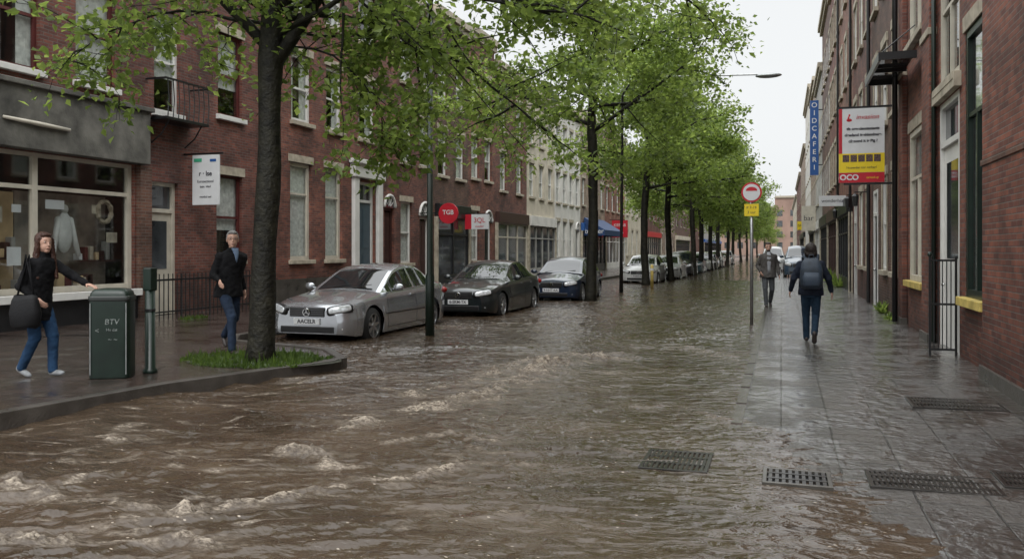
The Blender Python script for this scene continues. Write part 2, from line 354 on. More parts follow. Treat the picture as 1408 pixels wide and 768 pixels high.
# ------------------------------------------------------------------ water
def water():
    ys = [2.2]
    while ys[-1] < 45: ys.append(ys[-1]*(1+.0032))
    ys += list(np.linspace(46, 260, 60)); ys = np.array(ys)
    xs = np.concatenate([np.linspace(-9.4, 1.9, 680), [2.2, 2.6]])
    X, Y = np.meshgrid(xs, ys)
    c, s = cos(TH), sin(TH)
    A = X*c+Y*s; B = -X*s+Y*c
    wa = A+.55*vn(A*.35, B*.35, 1)+.2*vn(A*1.3, B*1.3, 2); wb = B+.7*vn(A*.3, B*.4, 3)+.16*vn(A*1.1,B*1.4,4)
    def ridge(x): return 1-2*np.abs(x)
    cur = np.exp(-(((B-(9.6+.30*(A+1)))/3.0)**2))*sm((-X-.6)/1.5)
    near = np.exp(-((B-5.2)/1.3)**2)*sm((-A-.3)/1.5)
    turb = np.clip(.55+.8*cur+.6*near, 0, 1.3)
    patch = sm((vn(A*.45,B*.6,22)+.4)/.9)
    h = .019*vn(wa*.35, wb*.9, 5)+.020*ridge(vn(wa*.7, wb*1.9, 6))*turb+.020*ridge(vn(wa*1.5, wb*3.9, 7))*turb*(.45+.55*patch)+.0115*ridge(vn(wa*3.3, wb*7.5, 8))*(.35+.65*patch)+.0055*ridge(vn(wa*8, wb*15, 9))*(.25+.8*patch)+.0023*ridge(vn(wa*17, wb*28, 10))*(.1+patch)
    calm = .36+.64*sm((-.2-X)/1.8)
    calm = calm*(1-.3*sm((Y-12)/25))
    h = h*calm
    foam = np.zeros_like(h)
    def P(px, py): d = 1840/(py-343); r = (px-704)/1150*d; return r, d
    chop = vn(A*9, B*12, 11)*.5+vn(A*22, B*26, 12)*.5; ch2 = vn(A*5+7, B*14, 13); ch3 = vn(A*3+1, B*5, 16)
    spots = [(752,503,.42,.2,.12,1),(725,512,.6,.25,.06,.9),(825,492,.6,.22,.055,.8),(655,546,.45,.14,.04,.8),(425,620,.18,.10,.07,1),(497,582,.2,.09,.045,.9),
             (262,706,.12,.1,.075,1),(320,694,.2,.07,.045,.8),(60,742,.2,.1,.065,1),(10,736,.12,.1,.045,.8),(20,662,.2,.1,.03,.5),(900,478,.6,.15,.03,.3)]
    for px, py, sa, sb_, amp, fo in spots:
        a0, b0 = P(px, py); da = (A-a0); db = (B-b0)+.08*np.sin(da*6)+.05*ch3
        g = np.exp(-(da/sa)**2-(db/sb_)**2)
        h += amp*g*(.5+.9*chop); foam = np.maximum(foam, fo*g*(.65+.5*ch2+.7*chop))
    lines = [([(236,708),(300,692),(380,690),(470,672),(560,655),(650,636)],.06,.05,1.),([(580,560),(650,546),(720,520),(765,500),(850,488)],.2,.06,.95),([(-40,745),(60,742),(130,738),(240,736),(300,742)],.06,.045,.9),
             ([(-20,655),(60,668),(150,690),(220,705)],.06,.03,.7),([(390,614),(430,620),(470,634)],.05,.045,.9),([(465,590),(500,581),(530,576)],.06,.035,.9),([(880,474),(940,476),(1000,488)],.2,.03,.45),([(430,520),(500,516),(600,520)],.12,.03,.45),
             ([(850,560),(930,556),(1000,575)],.06,.025,.3),([(520,610),(600,600),(690,606)],.06,.03,.45),([(700,640),(800,618),(880,622)],.05,.025,.3),([(560,715),(640,700),(740,704)],.04,.03,.35),([(-20,600),(100,590),(200,600)],.06,.02,.5),([(560,540),(640,528),(700,505),(800,482)],.12,.03,.7)]
    for ln, wd, amp, fo in lines:
        Q = [P(*p) for p in ln]; D = np.full(h.shape, 9.)
        BB = B+.14*ch3+.06*ch2; AA = A
        for (a0,b0),(a1,b1) in zip(Q[:-1], Q[1:]):
            t = np.clip(((AA-a0)*(a1-a0)+(BB-b0)*(b1-b0))/((a1-a0)**2+(b1-b0)**2), 0, 1)
            D = np.minimum(D, np.hypot(AA-a0-t*(a1-a0), BB-b0-t*(b1-b0)))
        g = np.exp(-(D/wd)**2); g2 = np.exp(-(D/(wd*3))**2); md = sm((ch3+.7)/.9)
        h += amp*g*(.55+.8*chop)*md; foam = np.maximum(foam, fo*(g*md+.5*g2*sm(ch2+.3))*(.6+.5*ch2+.7*chop))
    dl = sm((ridge(vn(wa*1.1+3, wb*3.2, 14))-.68)/.2)*sm((ridge(vn(wa*3+3, wb*7, 17))-.2)/.5)*(.09+.6*cur+.4*near)*sm((vn(A*.5,B*.5,15)+.45)/.6)*sm((-X-.3)/1.5)
    foam = np.maximum(foam, dl*(.8+.8*chop))
    Z = h-.014
    o = npmesh('water', np.stack([X,Y,Z],-1).reshape(-1,3), gridq(len(ys), len(xs)), WATER)
    at = o.data.attributes.new('foam', 'FLOAT', 'POINT'); at.data.foreach_set('value', np.clip(foam,0,1).astype(np.float32).ravel())
    tag(o, kind='structure')
def waterm():
    m, n, b = nt('muddy_flood_water')
    g = N(n, 'ShaderNodeNewGeometry')
    mp = N(n, 'ShaderNodeMapping'); mp.inputs['Rotation'].default_value[2] = -TH; mp.inputs['Scale'].default_value = (.6, 1.2, 1)
    n.links.new(g.outputs['Position'], mp.inputs[0])
    nz = N(n, 'ShaderNodeTexNoise'); nz.inputs['Scale'].default_value = 1.0; nz.inputs['Detail'].default_value = 6
    n.links.new(mp.outputs[0], nz.inputs['Vector'])
    rp = N(n, 'ShaderNodeValToRGB'); e = rp.color_ramp.elements
    e[0].position = .3; e[0].color = (.037,.025,.016,1); e[1].position = .75; e[1].color = (.078,.055,.037,1)
    n.links.new(nz.outputs['Fac'], rp.inputs[0])
    at = N(n, 'ShaderNodeAttribute', attribute_name='foam')
    n2 = N(n, 'ShaderNodeTexNoise'); n2.inputs['Scale'].default_value = 34; n2.inputs['Detail'].default_value = 8; n2.inputs['Roughness'].default_value = .75
    n.links.new(mp.outputs[0], n2.inputs['Vector'])
    mr = N(n, 'ShaderNodeMapRange'); mr.inputs[1].default_value = .40; mr.inputs[2].default_value = .60
    n.links.new(n2.outputs['Fac'], mr.inputs[0])
    mu = N(n, 'ShaderNodeMath', operation='MULTIPLY'); n.links.new(at.outputs['Fac'], mu.inputs[0]); n.links.new(mr.outputs[0], mu.inputs[1])
    vo = N(n, 'ShaderNodeTexVoronoi'); vo.inputs['Scale'].default_value = 15; n.links.new(mp.outputs[0], vo.inputs['Vector'])
    vr = N(n, 'ShaderNodeMapRange'); vr.inputs[1].default_value = .12; vr.inputs[2].default_value = .07
    n.links.new(vo.outputs['Distance'], vr.inputs[0])
    n4 = N(n, 'ShaderNodeTexNoise'); n4.inputs['Scale'].default_value = 1.6; n.links.new(g.outputs['Position'], n4.inputs['Vector'])
    m4 = N(n, 'ShaderNodeMapRange'); m4.inputs[1].default_value = .48; m4.inputs[2].default_value = .6; m4.inputs[4].default_value = .8; n.links.new(n4.outputs['Fac'], m4.inputs[0])
    m5 = N(n, 'ShaderNodeMath', operation='MULTIPLY'); n.links.new(vr.outputs[0], m5.inputs[0]); n.links.new(m4.outputs[0], m5.inputs[1])
    m6 = N(n, 'ShaderNodeMath', operation='MAXIMUM'); n.links.new(m5.outputs[0], m6.inputs[0]); n.links.new(mu.outputs[0], m6.inputs[1])
    mx = N(n, 'ShaderNodeMix', data_type='RGBA'); n.links.new(m6.outputs[0], mx.inputs[0]); n.links.new(rp.outputs[0], mx.inputs[6]); mx.inputs[7].default_value = (.46,.39,.31,1)
    n.links.new(mx.outputs[2], b.inputs['Base Color'])
    r2 = N(n, 'ShaderNodeMapRange'); r2.inputs[3].default_value = .03; r2.inputs[4].default_value = .6; n.links.new(m6.outputs[0], r2.inputs[0]); n.links.new(r2.outputs[0], b.inputs['Roughness'])
    b.inputs['IOR'].default_value = 1.44
    n5 = N(n, 'ShaderNodeTexNoise'); n5.inputs['Scale'].default_value = 7; n5.inputs['Detail'].default_value = 4; n5.inputs['Distortion'].default_value = .6; n.links.new(mp.outputs[0], n5.inputs['Vector'])
    bp = N(n, 'ShaderNodeBump'); bp.inputs['Strength'].default_value = .8; bp.inputs['Distance'].default_value = .055
    n.links.new(n5.outputs['Fac'], bp.inputs['Height'])
    b2 = N(n, 'ShaderNodeBump'); b2.inputs['Strength'].default_value = .5; b2.inputs['Distance'].default_value = .02
    n.links.new(mu.outputs[0], b2.inputs['Height']); n.links.new(bp.outputs[0], b2.inputs['Normal']); n.links.new(b2.outputs[0], b.inputs['Normal'])
    return m
WATER = waterm(); water()

# ------------------------------------------------------------------ trees
def tree_geo(seed, fork, top, R, nl, trunk_r, leafN, leafL, droop=.12, e0=.25, e1=1.0, lean=(0,0), extra=(), nchild=7, twl=.8, sig=.2, wig=1, lr=.36):
    rng = np.random.RandomState(seed); mb = MB(); tw = []
    def walk(p, d, L, n, jit, dr):
        P = [np.array(p, float)]; d = np.array(d, float); d /= np.linalg.norm(d)
        for i in range(n):
            d = d+rng.normal(0, jit, 3); d[2] -= dr/n; d /= np.linalg.norm(d); P.append(P[-1]+d*L/n)
        return P
    H = top*.86; T = []
    for i in range(25):
        z = -.15+(H+.15)*i/24; T.append((lean[0]*z/H+.06*wig*sin(z*.9+seed)+.012*sin(z*3.1), lean[1]*z/H+.05*wig*cos(z*.8+seed), z))
    rad = [trunk_r*(1.45 if t[2] < .05 else 1.12 if t[2] < .4 else 1)*(1+.05*sin(t[2]*4+seed))*(max(.12, 1-max(0, t[2]-fork*.8)/(H*1.05-fork*.8))**.9 if t[2] > fork*.8 else 1-.14*t[2]/(fork*.8)) for t in T]
    mb.tube(T, rad, 14)
    Tz = [t[2] for t in T]
    def tp(z): return np.array([np.interp(z, Tz, [t[0] for t in T]), np.interp(z, Tz, [t[1] for t in T]), z])
    limbs = []
    for i in range(nl):
        f = i/max(1, nl-1); z = fork+(H-fork)*f**1.1*.95; az = i*2.399+rng.uniform(-.3,.3)
        el = e0+(e1-e0)*f+rng.uniform(-.1,.1); L = R*(1-.45*f)*rng.uniform(.85, 1.1)
        limbs.append((z, az, el, L, droop, 1))
    limbs += list(extra)
    for z, az, el, L, dr, th in limbs:
        P = walk(tp(z), (cos(az)*cos(el), sin(az)*cos(el), sin(el)), L, 9, .12 if th < 1.5 else .05, dr*3)
        r0 = trunk_r*lr*min(1.2, L/4)*th
        mb.tube(P, [max(.006, r0*(1-i/10)**.9) for i in range(10)], 7)
        for j in range(nchild):
            t = .15+.85*(j+rng.uniform(0,.6))/nchild; t = min(t, .99); k = int(t*9); p = P[k]+(P[min(k+1,9)]-P[k])*(t*9-k)
            d = P[min(k+1,9)]-P[max(k-1,0)]; d /= np.linalg.norm(d)+1e-9
            rd = rng.normal(0,1,3); rd[2] *= .55; rd /= np.linalg.norm(rd); d2 = d*.75+rd*.95
            L2 = L*.42*(1.15-.6*t)*rng.uniform(.7,1.25)
            Q = walk(p, d2, L2, 6, .14, droop*4)
            mb.tube(Q, [max(.004, min(r0, .06)*.45*(1-i/7)) for i in range(7)], 5)
            tw.append(Q[2:])
            for q in range(4):
                k2 = rng.randint(1,7); rd = rng.normal(0,1,3); rd[2] *= .7; rd /= np.linalg.norm(rd)
                W = walk(Q[k2], (Q[k2]-Q[k2-1])/(np.linalg.norm(Q[k2]-Q[k2-1])+1e-9)*.6+rd, twl*rng.uniform(.5,1.2), 4, .2, droop*6)
                mb.tube(W, [.006,.005,.004,.003,.002], 3, cap=False); tw.append(W)
    seg = []
    for W in tw:
        for i in range(len(W)-1): seg.append((W[i], W[i+1]))
    seg = np.array(seg); k = rng.randint(0, len(seg), leafN); t = rng.rand(leafN,1)
    p = seg[k,0]*(1-t)+seg[k,1]*t+rng.normal(0, sig, (leafN,3))*np.array([1,1,.7])
    a = rng.normal(0,1,(leafN,3)); a[:,2] = a[:,2]*.5-.45; a /= np.linalg.norm(a,axis=1,keepdims=True)
    nn = rng.normal(0,.75,(leafN,3)); nn[:,2] += .9; sd = np.cross(a, nn); sd /= np.linalg.norm(sd,axis=1,keepdims=True)+1e-9
    up = np.cross(sd, a)
    L = leafL*rng.uniform(.55,1.2,(leafN,1)); W = L*.34
    v = np.stack([p, p+a*L*.42+sd*W+up*W*.25, p+a*L-up*L*.08, p+a*L*.42-sd*W+up*W*.25], 1).reshape(-1,3)
    q = np.arange(leafN*4).reshape(-1,4)
    return mb, v, q
def place_tree(label, loc, geo, group=None, cat='tree'):
    t = thing('street_tree', label, cat, loc, 0, group, local=True)
    mb, v, q = geo
    part(mb, 'trunk', BARK, t, smooth=True)
    c = npmesh('crown', v, q, LEAF, False); c.parent = t
    return t
def dup(root, loc, rz, label, group=None, scale=None, mats=None):
    r = root.copy(); COL.objects.link(r); r.location = loc; r.rotation_euler = (0,0,rz); r['label'] = label
    if group: r['group'] = group
    if scale: r.scale = scale
    def rec(src, dst):
        for ch in list(src.children):
            c = ch.copy(); COL.objects.link(c); c.parent = dst
            if mats and ch.name.split('.')[0] in mats:
                c.data = ch.data.copy(); c.data.materials.clear(); c.data.materials.append(mats[ch.name.split('.')[0]])
            rec(ch, c)
    rec(root, r); return r
TG = 'street trees along the parked cars'
D = radians
ex = [(4.3,D(8),.32,4.2,.12,.8),(4.5,D(42),.35,4.6,.12,.8),(4.6,D(70),.4,4.3,.1,.8),(4.2,D(25),.3,2.5,.32,.6),(4.35,D(50),.3,3.0,.28,.6),(4.5,D(180),.4,3.0,.15,.7),(4.6,D(215),.45,3.0,.1,.7),(4.9,D(30),.14,6.6,.03,.7),(5.1,D(44),.10,7.0,.03,.7),(5.0,D(18),.14,5.6,.05,.7),(5.2,D(36),.2,6.8,.05,.7),
      (3.9,D(10),.95,4.2,-.02,1.9),(4.15,D(200),.85,3.8,-.02,1.7)]
place_tree('large dark trunked tree growing from the grassy kerbed bed beside the man', (-6.63,9.63,.1),
    tree_geo(11, 4.7, 9.5, 4.4, 7, .172, 25000, .128, .1, .5, 1.1, (.25,.0), ex, nchild=11, twl=.7, sig=.125, wig=.4, lr=.3), TG)
place_tree('tree with slim straight trunk standing beside the dark blue car', (-5.75,26.0,-.1),
    tree_geo(5, 5.4, 12.6, 5.4, 17, .17, 30000, .165, .05, .34, 1.15, (.1,0), (), nchild=8, twl=1.0, sig=.24, wig=.6, lr=.34), TG)
t3 = place_tree('street tree with forked trunk beside the white parked car', (-6.0,38.5,-.1),
    tree_geo(21, 4.5, 11.0, 4.6, 14, .18, 17500, .205, .06, .25, 1.1, (.1,0), (), nchild=7, twl=1.0, sig=.28), TG)
t4 = place_tree('street tree just beyond the white parked car', (-5.5,43.5,-.1),
    tree_geo(33, 4.4, 10.6, 4.4, 14, .17, 17500, .205, .06, .25, 1.1, (-.1,0), (), nchild=7, twl=1.0, sig=.28), TG)
far = [(-5.3,53.5),(-5.4,60),(-5.2,66),(-5.3,75),(-5.1,85),(-5.2,97),(-5.1,112),(-5,130),(-5,155),(-5,185),(-4,215)]
wd = ['first','second','third','fourth','fifth','sixth','seventh','eighth','ninth','tenth','eleventh']
for i,(x,y) in enumerate(far):
    dup(t3 if i%2 else t4, (x,y,-.1), i*1.9+1, 'distant street tree, %s beyond the pair by the white car' % wd[i], TG, (1,1,1+.06*((i*7)%3-1)))

mb = MB(); rng = random.Random(4)
for i in range(5200):
    a = rng.uniform(0,2*pi); r = sqrt(rng.random()); x = -6.75+1.15*r*cos(a); y = 9.75+.75*r*sin(a)
    if x > -5.9 or sin(x*7+1)*sin(y*9)+.55*sin(x*17+y*13) < -.7: continue
    h = rng.uniform(.02,.12)*(1.2-.6*r)*(1.8 if rng.random()<.12 else .8); dx, dy = rng.uniform(-.05,.05), rng.uniform(-.05,.05); wv = rng.uniform(.006,.024)
    a2 = rng.uniform(0,pi); ux, uy = cos(a2)*wv, sin(a2)*wv
    mb.add([(x-ux,y-uy,.1),(x+ux,y+uy,.1),(x+dx,y+dy,.1+h)], [(0,1,2)])
tag(part(mb, 'grass', GRASS), 'green grass and weeds around the base of the large tree', 'grass', kind='stuff')
mb = MB(); mb.add([(-6.75+1.12*cos(a)*(1+.08*sin(3*a)), 9.75+.74*sin(a), .104) for a in [2*pi*k/24 for k in range(24)]], [tuple(range(24))])
tag(part(mb, 'soil', M('soil', (.024,.026,.013), .7, var=.5, scale=12, bump=1)), kind='structure')

# ------------------------------------------------------------------ houses
def win(root, s, X, u0, u1, z0, z1, frame=WHITE, curtain=None, sill=STONE, lintel=STONE, style='sash', name='window', fw=.07, glass=None, proud=0, surround=None):
    mb = MB(); X0 = X; X = X+s*proud; n0, n1 = -.16, -.09
    mb.sb(s,X,n0,n1,u0,u0+fw,z0,z1).sb(s,X,n0,n1,u1-fw,u1,z0,z1).sb(s,X,n0,n1,u0+fw,u1-fw,z0,z0+fw).sb(s,X,n0,n1,u0+fw,u1-fw,z1-fw,z1)
    zm = z0+(z1-z0)*(.5 if style == 'sash' else .68)
    mb.sb(s,X,n0-.01,n1-.012,u0+fw,u1-fw,zm-.03,zm+.03)
    if style == 'cross':
        um = (u0+u1)/2; mb.sb(s,X,n0+.005,n1-.004,um-.025,um+.025,z0+fw,zm-.03)
    f = part(mb, name, frame, root)
    part(MB().sq(s,X,-.14,u0+fw*.5,u1-fw*.5,z0+fw*.5,z1-fw*.5), 'pane', glass or GLASS, f)
    if curtain:
        c = MB(); nseg = 28; um = (u1-u0)
        spans = [(u0,u0+um*.34),(u1-um*.34,u1)] if curtain == 'pair' else [(u0,u1)]
        zc = z0 if curtain != 'blind' else z0+(z1-z0)*.35
        for a, b in spans:
            c = MB(); P = [(X+s*(-.21+.018*sin(k*2.1)), a+(b-a)*k/nseg) for k in range(nseg+1)]
            for k in range(nseg):
                c.quad((P[k][0],P[k][1],zc),(P[k+1][0],P[k+1][1],zc),(P[k+1][0],P[k+1][1],z1),(P[k][0],P[k][1],z1))
            part(c, 'curtain', CURT, f, smooth=False)
    X = X0
    if sill: part(MB().sb(s,X,-.06+proud*0,.11,u0-.08,u1+.08,z0-.12,z0), 'sill', sill, f, bevel=.01)
    if lintel: part(MB().sb(s,X,-.06,.02+(.03 if surround else 0),u0-.1,u1+.1,z1,z1+.22), 'lintel', lintel, f, bevel=.008)
    if surround:
        for a, b in ((u0-.07,u0),(u1,u1+.07)): part(MB().sb(s,X,.002,.03,a,b,z0,z1), 'jamb', surround, f, bevel=.006)
    return f
def door(root, s, X, u0, u1, z0, z1, mat=WHITE, frame=WHITE, transom=True, glazed=False, depth=-.2):
    f = MB(); fw = .09; zt = z1-.65 if transom else z1-fw
    f.sb(s,X,depth,depth+.1,u0,u0+fw,z0,z1).sb(s,X,depth,depth+.1,u1-fw,u1,z0,z1).sb(s,X,depth,depth+.1,u0+fw,u1-fw,z1-fw,z1)
    if transom: f.sb(s,X,depth,depth+.1,u0+fw,u1-fw,zt-.05,zt+.04)
    fr = part(f, 'door_frame', frame, root)
    if transom: part(MB().sb(s,X,depth+.01,depth+.03,u0+fw,u1-fw,zt+.04,z1-fw), 'transom_pane', DGLASS, fr)
    d = MB(); a, b = u0+fw+.004, u1-fw-.004; zt2 = zt-.054
    d.sb(s,X,depth+.01,depth+.05,a,b,z0,zt2)
    w = b-a; h = zt2-z0
    if not glazed:
        for k in range(2):
            for zz in ((.08,.42),(.5,.93)):
                p0 = a+w*(.12+.42*k); d.sb(s,X,depth+.05,depth+.065,p0,p0+w*.34,z0+h*zz[0],z0+h*zz[1])
    dd = part(d, 'door', mat, root, bevel=.006)
    if glazed: part(MB().sb(s,X,depth+.05,depth+.058,a+w*.17,b-w*.17,z0+h*.45,z0+h*.92), 'pane', DGLASS, dd)
    part(MB().ell((X+s*(depth+.09), a+w*.1 if s > 0 else b-w*.1, z0+1.0), (.03,.03,.03)), 'handle', CHROME, dd, smooth=True)
def arch(root, s, X, u0, u1, z, mat=WHITE):
    r = (u1-u0)/2+.04; uc = (u0+u1)/2
    part(MB().tube([(X+s*.03,uc+r*cos(a),z+r*sin(a)) for a in [pi*k/16 for k in range(17)]],.055,8), 'door_arch', mat, root, smooth=True)
    f = part(MB().add([(X+s*.012,uc,z)]+[(X+s*.012,uc+r*cos(a),z+r*sin(a)) for a in [pi*k/16 for k in range(17)]],[(0,k,k+1) for k in range(1,17)]), 'fanlight', DGLASS, root)
    m = MB()
    for a in (35,65,90,115,145): m.tube([(X+s*.02,uc+.08*cos(radians(a)),z+.08*sin(radians(a))),(X+s*.02,uc+r*cos(radians(a)),z+r*sin(radians(a)))],.012,4)
    part(m, 'glazing_bars', mat, f)
def house(name, label, s, X, y0, y1, H, mat, ops, group=None, cornice=STONE, depth=8, cat='house', z00=-.1):
    root = thing(name, label, cat, (X, (y0+y1)/2, 0), 0, group)
    mb = MB()
    us = sorted(set([y0,y1]+[o[k] for o in ops for k in (0,1)])); zs = sorted(set([z00,H]+[o[k] for o in ops for k in (2,3)]))
    for i in range(len(us)-1):
        for j in range(len(zs)-1):
            uc = (us[i]+us[i+1])/2; zc = (zs[j]+zs[j+1])/2
            if any(o[0] < uc < o[1] and o[2] < zc < o[3] for o in ops): continue
            mb.quad((X,us[i],zs[j]),(X,us[i+1],zs[j]),(X,us[i+1],zs[j+1]),(X,us[i],zs[j+1]))
    for o in ops:
        a,b,c,d = o[:4]; q = X-s*.25
        mb.quad((X,a,c),(q,a,c),(q,a,d),(X,a,d)); mb.quad((X,b,c),(q,b,c),(q,b,d),(X,b,d)); mb.quad((X,a,c),(X,b,c),(q,b,c),(q,a,c)); mb.quad((X,a,d),(X,b,d),(q,b,d),(q,a,d))
    q = X-s*depth
    mb.quad((X,y0,z00),(q,y0,z00),(q,y0,H),(X,y0,H)); mb.quad((X,y1,z00),(q,y1,z00),(q,y1,H),(X,y1,H)); mb.quad((q,y0,z00),(q,y1,z00),(q,y1,H),(q,y0,H)); mb.quad((X,y0,H),(X,y1,H),(q,y1,H),(q,y0,H))
    part(mb, 'wall', mat, root)
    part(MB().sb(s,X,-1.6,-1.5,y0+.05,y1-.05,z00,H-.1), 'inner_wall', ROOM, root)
    if cornice: part(MB().sb(s,X,.003,.28,y0+.004,y1-.004,H-.3,H-.02).sb(s,X,.003,.16,y0+.004,y1-.004,H-.55,H-.3), 'cornice', cornice, root)
    return root
XL = -13.5; XR = 2.42

ops = [(8.2,14.9,.75,3.45),(15.35,16.3,.1,3.15),(17.7,18.75,1.35,3.5)]
up1 = [(8.7,9.8),(11.4,12.45),(13.3,14.35),(15.5,16.35),(17.75,18.75)]
for u in up1: ops += [(u[0],u[1],5.0 if u[0]!=15.5 else 4.75,7.1),(u[0],u[1],8.4,10.2)]
h = house('brick_house', 'red brick house with a grey concrete fascia over a shop window, nearest on the left', 1, XL, 7, 19.9, 12.2, BR_RED, ops)
for i,u in enumerate(up1):
    win(h,1,XL,u[0],u[1],5.0 if u[0]!=15.5 else 4.75,7.1,frame=MAROON if i < 3 or i==4 else WHITE,curtain='pair' if i in (1,) else ('full' if i==2 else 'blind'),sill=WHITE,lintel=None if i!=4 else STONE)
    win(h,1,XL,u[0],u[1],8.4,10.2,frame=WHITE,sill=WHITE,lintel=STONE)
part(MB().sb(1,XL,.003,.22,7.1,15.15,3.47,4.62).sb(1,XL,.003,.3,7.1,15.2,4.62,4.72), 'fascia', CONC, h, bevel=.015)
part(MB().tube([(XL+.24,11.45,3.98),(XL+.27,12.2,3.95),(XL+.26,12.9,3.93)],[.03,.045,.035],8), 'fluorescent_tube', CREAMP, h, smooth=True)
f = MB()
for a in (8.2,10.4,12.35,14.78): f.sb(1,XL,-.17,-.08,a,a+.12,.75,3.45)
f.sb(1,XL,-.17,-.09,8.32,14.78,.75,.87).sb(1,XL,-.168,-.092,8.32,14.78,2.75,2.83).sb(1,XL,-.17,-.09,8.32,14.78,3.37,3.45)
sf = part(f, 'shop_window', CREAMP, h)
part(MB().sq(1,XL,-.14,8.2,14.9,.8,3.4), 'pane', GLASS, sf)
part(MB().sb(1,XL,-.08,.14,8.1,15.0,.6,.75), 'sill', WHITE, sf, bevel=.01)
part(MB().sb(1,XL,.003,.05,8.1,15.0,-.05,.6), 'plinth', BLACK, h)
part(MB().sb(1,XL,-.55,-.5,8.4,12.3,.8,2.7), 'display_panel', TAN, sf)
part(MB().sb(1,XL,-.75,-.7,12.5,14.8,.8,2.75), 'display_panel', M('shop_back', (.26,.22,.18), .8, var=.6, scale=2), sf)
for k,(a,z,w_,h_) in enumerate([(11.55,2.1,.25,.3),(11.9,1.3,.3,.35),(11.5,1.1,.2,.2),(12.0,2.3,.2,.15),(13.9,2.35,.25,.18),(12.75,2.4,.45,.18),(14.3,1.75,.3,.22),(12.8,1.5,.2,.28)]): part(MB().sb(1,XL,-.2,-.19,a,a+w_,z,z+h_), 'poster', SIGNW if k%2 else STONE, sf)
mb = MB(); mb.ell((XL-.35,13.35,1.95),(.1,.2,.42)); mb.limb((XL-.35,13.2,2.2),(XL-.32,13.05,1.5),.07,.05); mb.limb((XL-.35,13.5,2.2),(XL-.32,13.68,1.5),.07,.05); mb.ell((XL-.35,13.35,2.42),(.07,.09,.1))
part(mb, 'hung_hoodie', M('grey_knit', (.50,.50,.48), .9, bump=.3), sf, smooth=True)
mb = MB()
mb.tube([(XL-.2,14.25+.19*cos(2*pi*k/24),2.4+.22*sin(2*pi*k/24)) for k in range(25)],[.04+.01*(k%3) for k in range(25)],6)
part(mb, 'wreath', M('dry_wreath', (.30,.25,.18), .9, bump=1), sf)
part(MB().sb(1,XL,-.49,-.25,11.0,12.25,1.42,1.45), 'shelf', DBROWN, sf); part(MB().sb(1,XL,-.69,-.4,13.8,14.75,1.35,1.38), 'shelf', DBROWN, sf)
rg = random.Random(9); gc = [STONE,TAN,DBROWN,PL_GREY,SIGNW,MAROON]
for k in range(34):
    if k < 18: a = 8.6+rg.random()*5.9; z = .8; n_ = -.5
    elif k < 28: a = 11.02+(k-18)*.12; z = 1.452; n_ = -.47
    else: a = 13.82+(k-28)*.15; z = 1.382; n_ = -.6
    part(MB().sb(1,XL,n_,n_+.16,a,a+(rg.uniform(.12,.3) if k < 18 else .09),z,z+rg.uniform(.12,.4)), 'goods', gc[k%6], sf, bevel=.01)
door(h,1,XL,15.35,16.3,.1,3.15,mat=CREAMP,frame=CREAMP,glazed=True)
win(h,1,XL,17.7,18.75,1.35,3.5,frame=MAROON,sill=STONE,lintel=STONE,curtain='blind')
part(MB().sb(1,XL,.003,.12,14.95,15.3,-.05,3.44), 'pier', BR_BROWN, h)

b = thing('iron_balcony', 'small black iron balcony under the upper window above the white shop door', 'balcony', (XL,15.9,4.6))
part(MB().sb(1,XL,.01,.55,15.25,16.7,4.5,4.56), 'floor_slab', BLACK, b)
mb = MB(); mb.sb(1,XL,.01,.57,15.22,15.26,5.38,5.42).sb(1,XL,.01,.57,16.7,16.74,5.38,5.42).sb(1,XL,.53,.57,15.26,16.7,5.38,5.42)
part(mb, 'rail', BLACK, b)
for k in range(9):
    u = 15.3+1.36*k/8; part(MB().tube([(XL+.55,u,4.56),(XL+.55,u+.04,4.95),(XL+.55,u,5.38)],.013,5), 'baluster', BLACK, b)
for u in (15.4,16.5): part(MB().tube([(XL+.02,u,4.0),(XL+.3,u,4.2),(XL+.5,u,4.5)],.018,5), 'bracket', BLACK, b)

r = thing('iron_railing', 'low black iron railing in front of the white shop door', 'railing', (-12.6,16,.1))
part(MB().box(-12.62,-12.58,14.3,18.4,.93,.97).box(-12.61,-12.59,14.3,18.4,.25,.28), 'rail', BLACK, r)
for k in range(30):
    y = 14.35+4.0*k/29; part(MB().cyl((-12.6,y,.1),.012 if k%7 else .022,.98,6), 'baluster', BLACK, r)

ops = [(21.0,22.15,1.3,4.15),(22.95,24.0,1.3,4.15),(24.95,26.3,.1,3.9),(27.0,27.8,.1,3.1),(21.05,22.15,5.35,7.35),(23.0,24.0,5.35,7.35),(25.1,26.3,5.35,7.35),(21.05,22.15,8.6,10.3),(23.0,24.0,8.6,10.3),(25.1,26.3,8.6,10.3)]
h = house('brick_house', 'bright red brick house with tall cream windows and a white door surround', 1, XL, 19.9, 28.0, 12.0, BR_RED2, ops)
for o in ops:
    if o[3] < 4 : continue
    win(h,1,XL,*o,frame=CREAMP if o[2]<2 else WHITE,curtain='full' if o[2]<2 else 'pair',style='high' if o[2]<2 else 'sash',sill=STONE,fw=.11)
door(h,1,XL,24.95,26.3,.1,3.9,mat=M('slate_blue_door',(.05,.08,.10),.4),frame=WHITE)
part(MB().sb(1,XL,.003,.14,24.6,24.93,.1,4.0).sb(1,XL,.003,.14,26.32,26.65,.1,4.0).sb(1,XL,.003,.2,24.5,26.75,4.0,4.45).sb(1,XL,.003,.3,24.42,26.83,4.45,4.6), 'door_surround', WHITE, h, bevel=.02)
door(h,1,XL,27.0,27.8,.1,3.1,mat=DBROWN,frame=DBROWN,transom=False); arch(h,1,XL,27.0,27.8,3.12)
part(MB().sb(1,XL,-.002,.05,19.95,24.4,-.05,.75), 'plinth', STONE_D, h)
mb = MB(); mb.tube([(XL+.07,19.95,.1),(XL+.07,19.95,11.5)],.05,8); part(mb,'downpipe',BLACK,h)

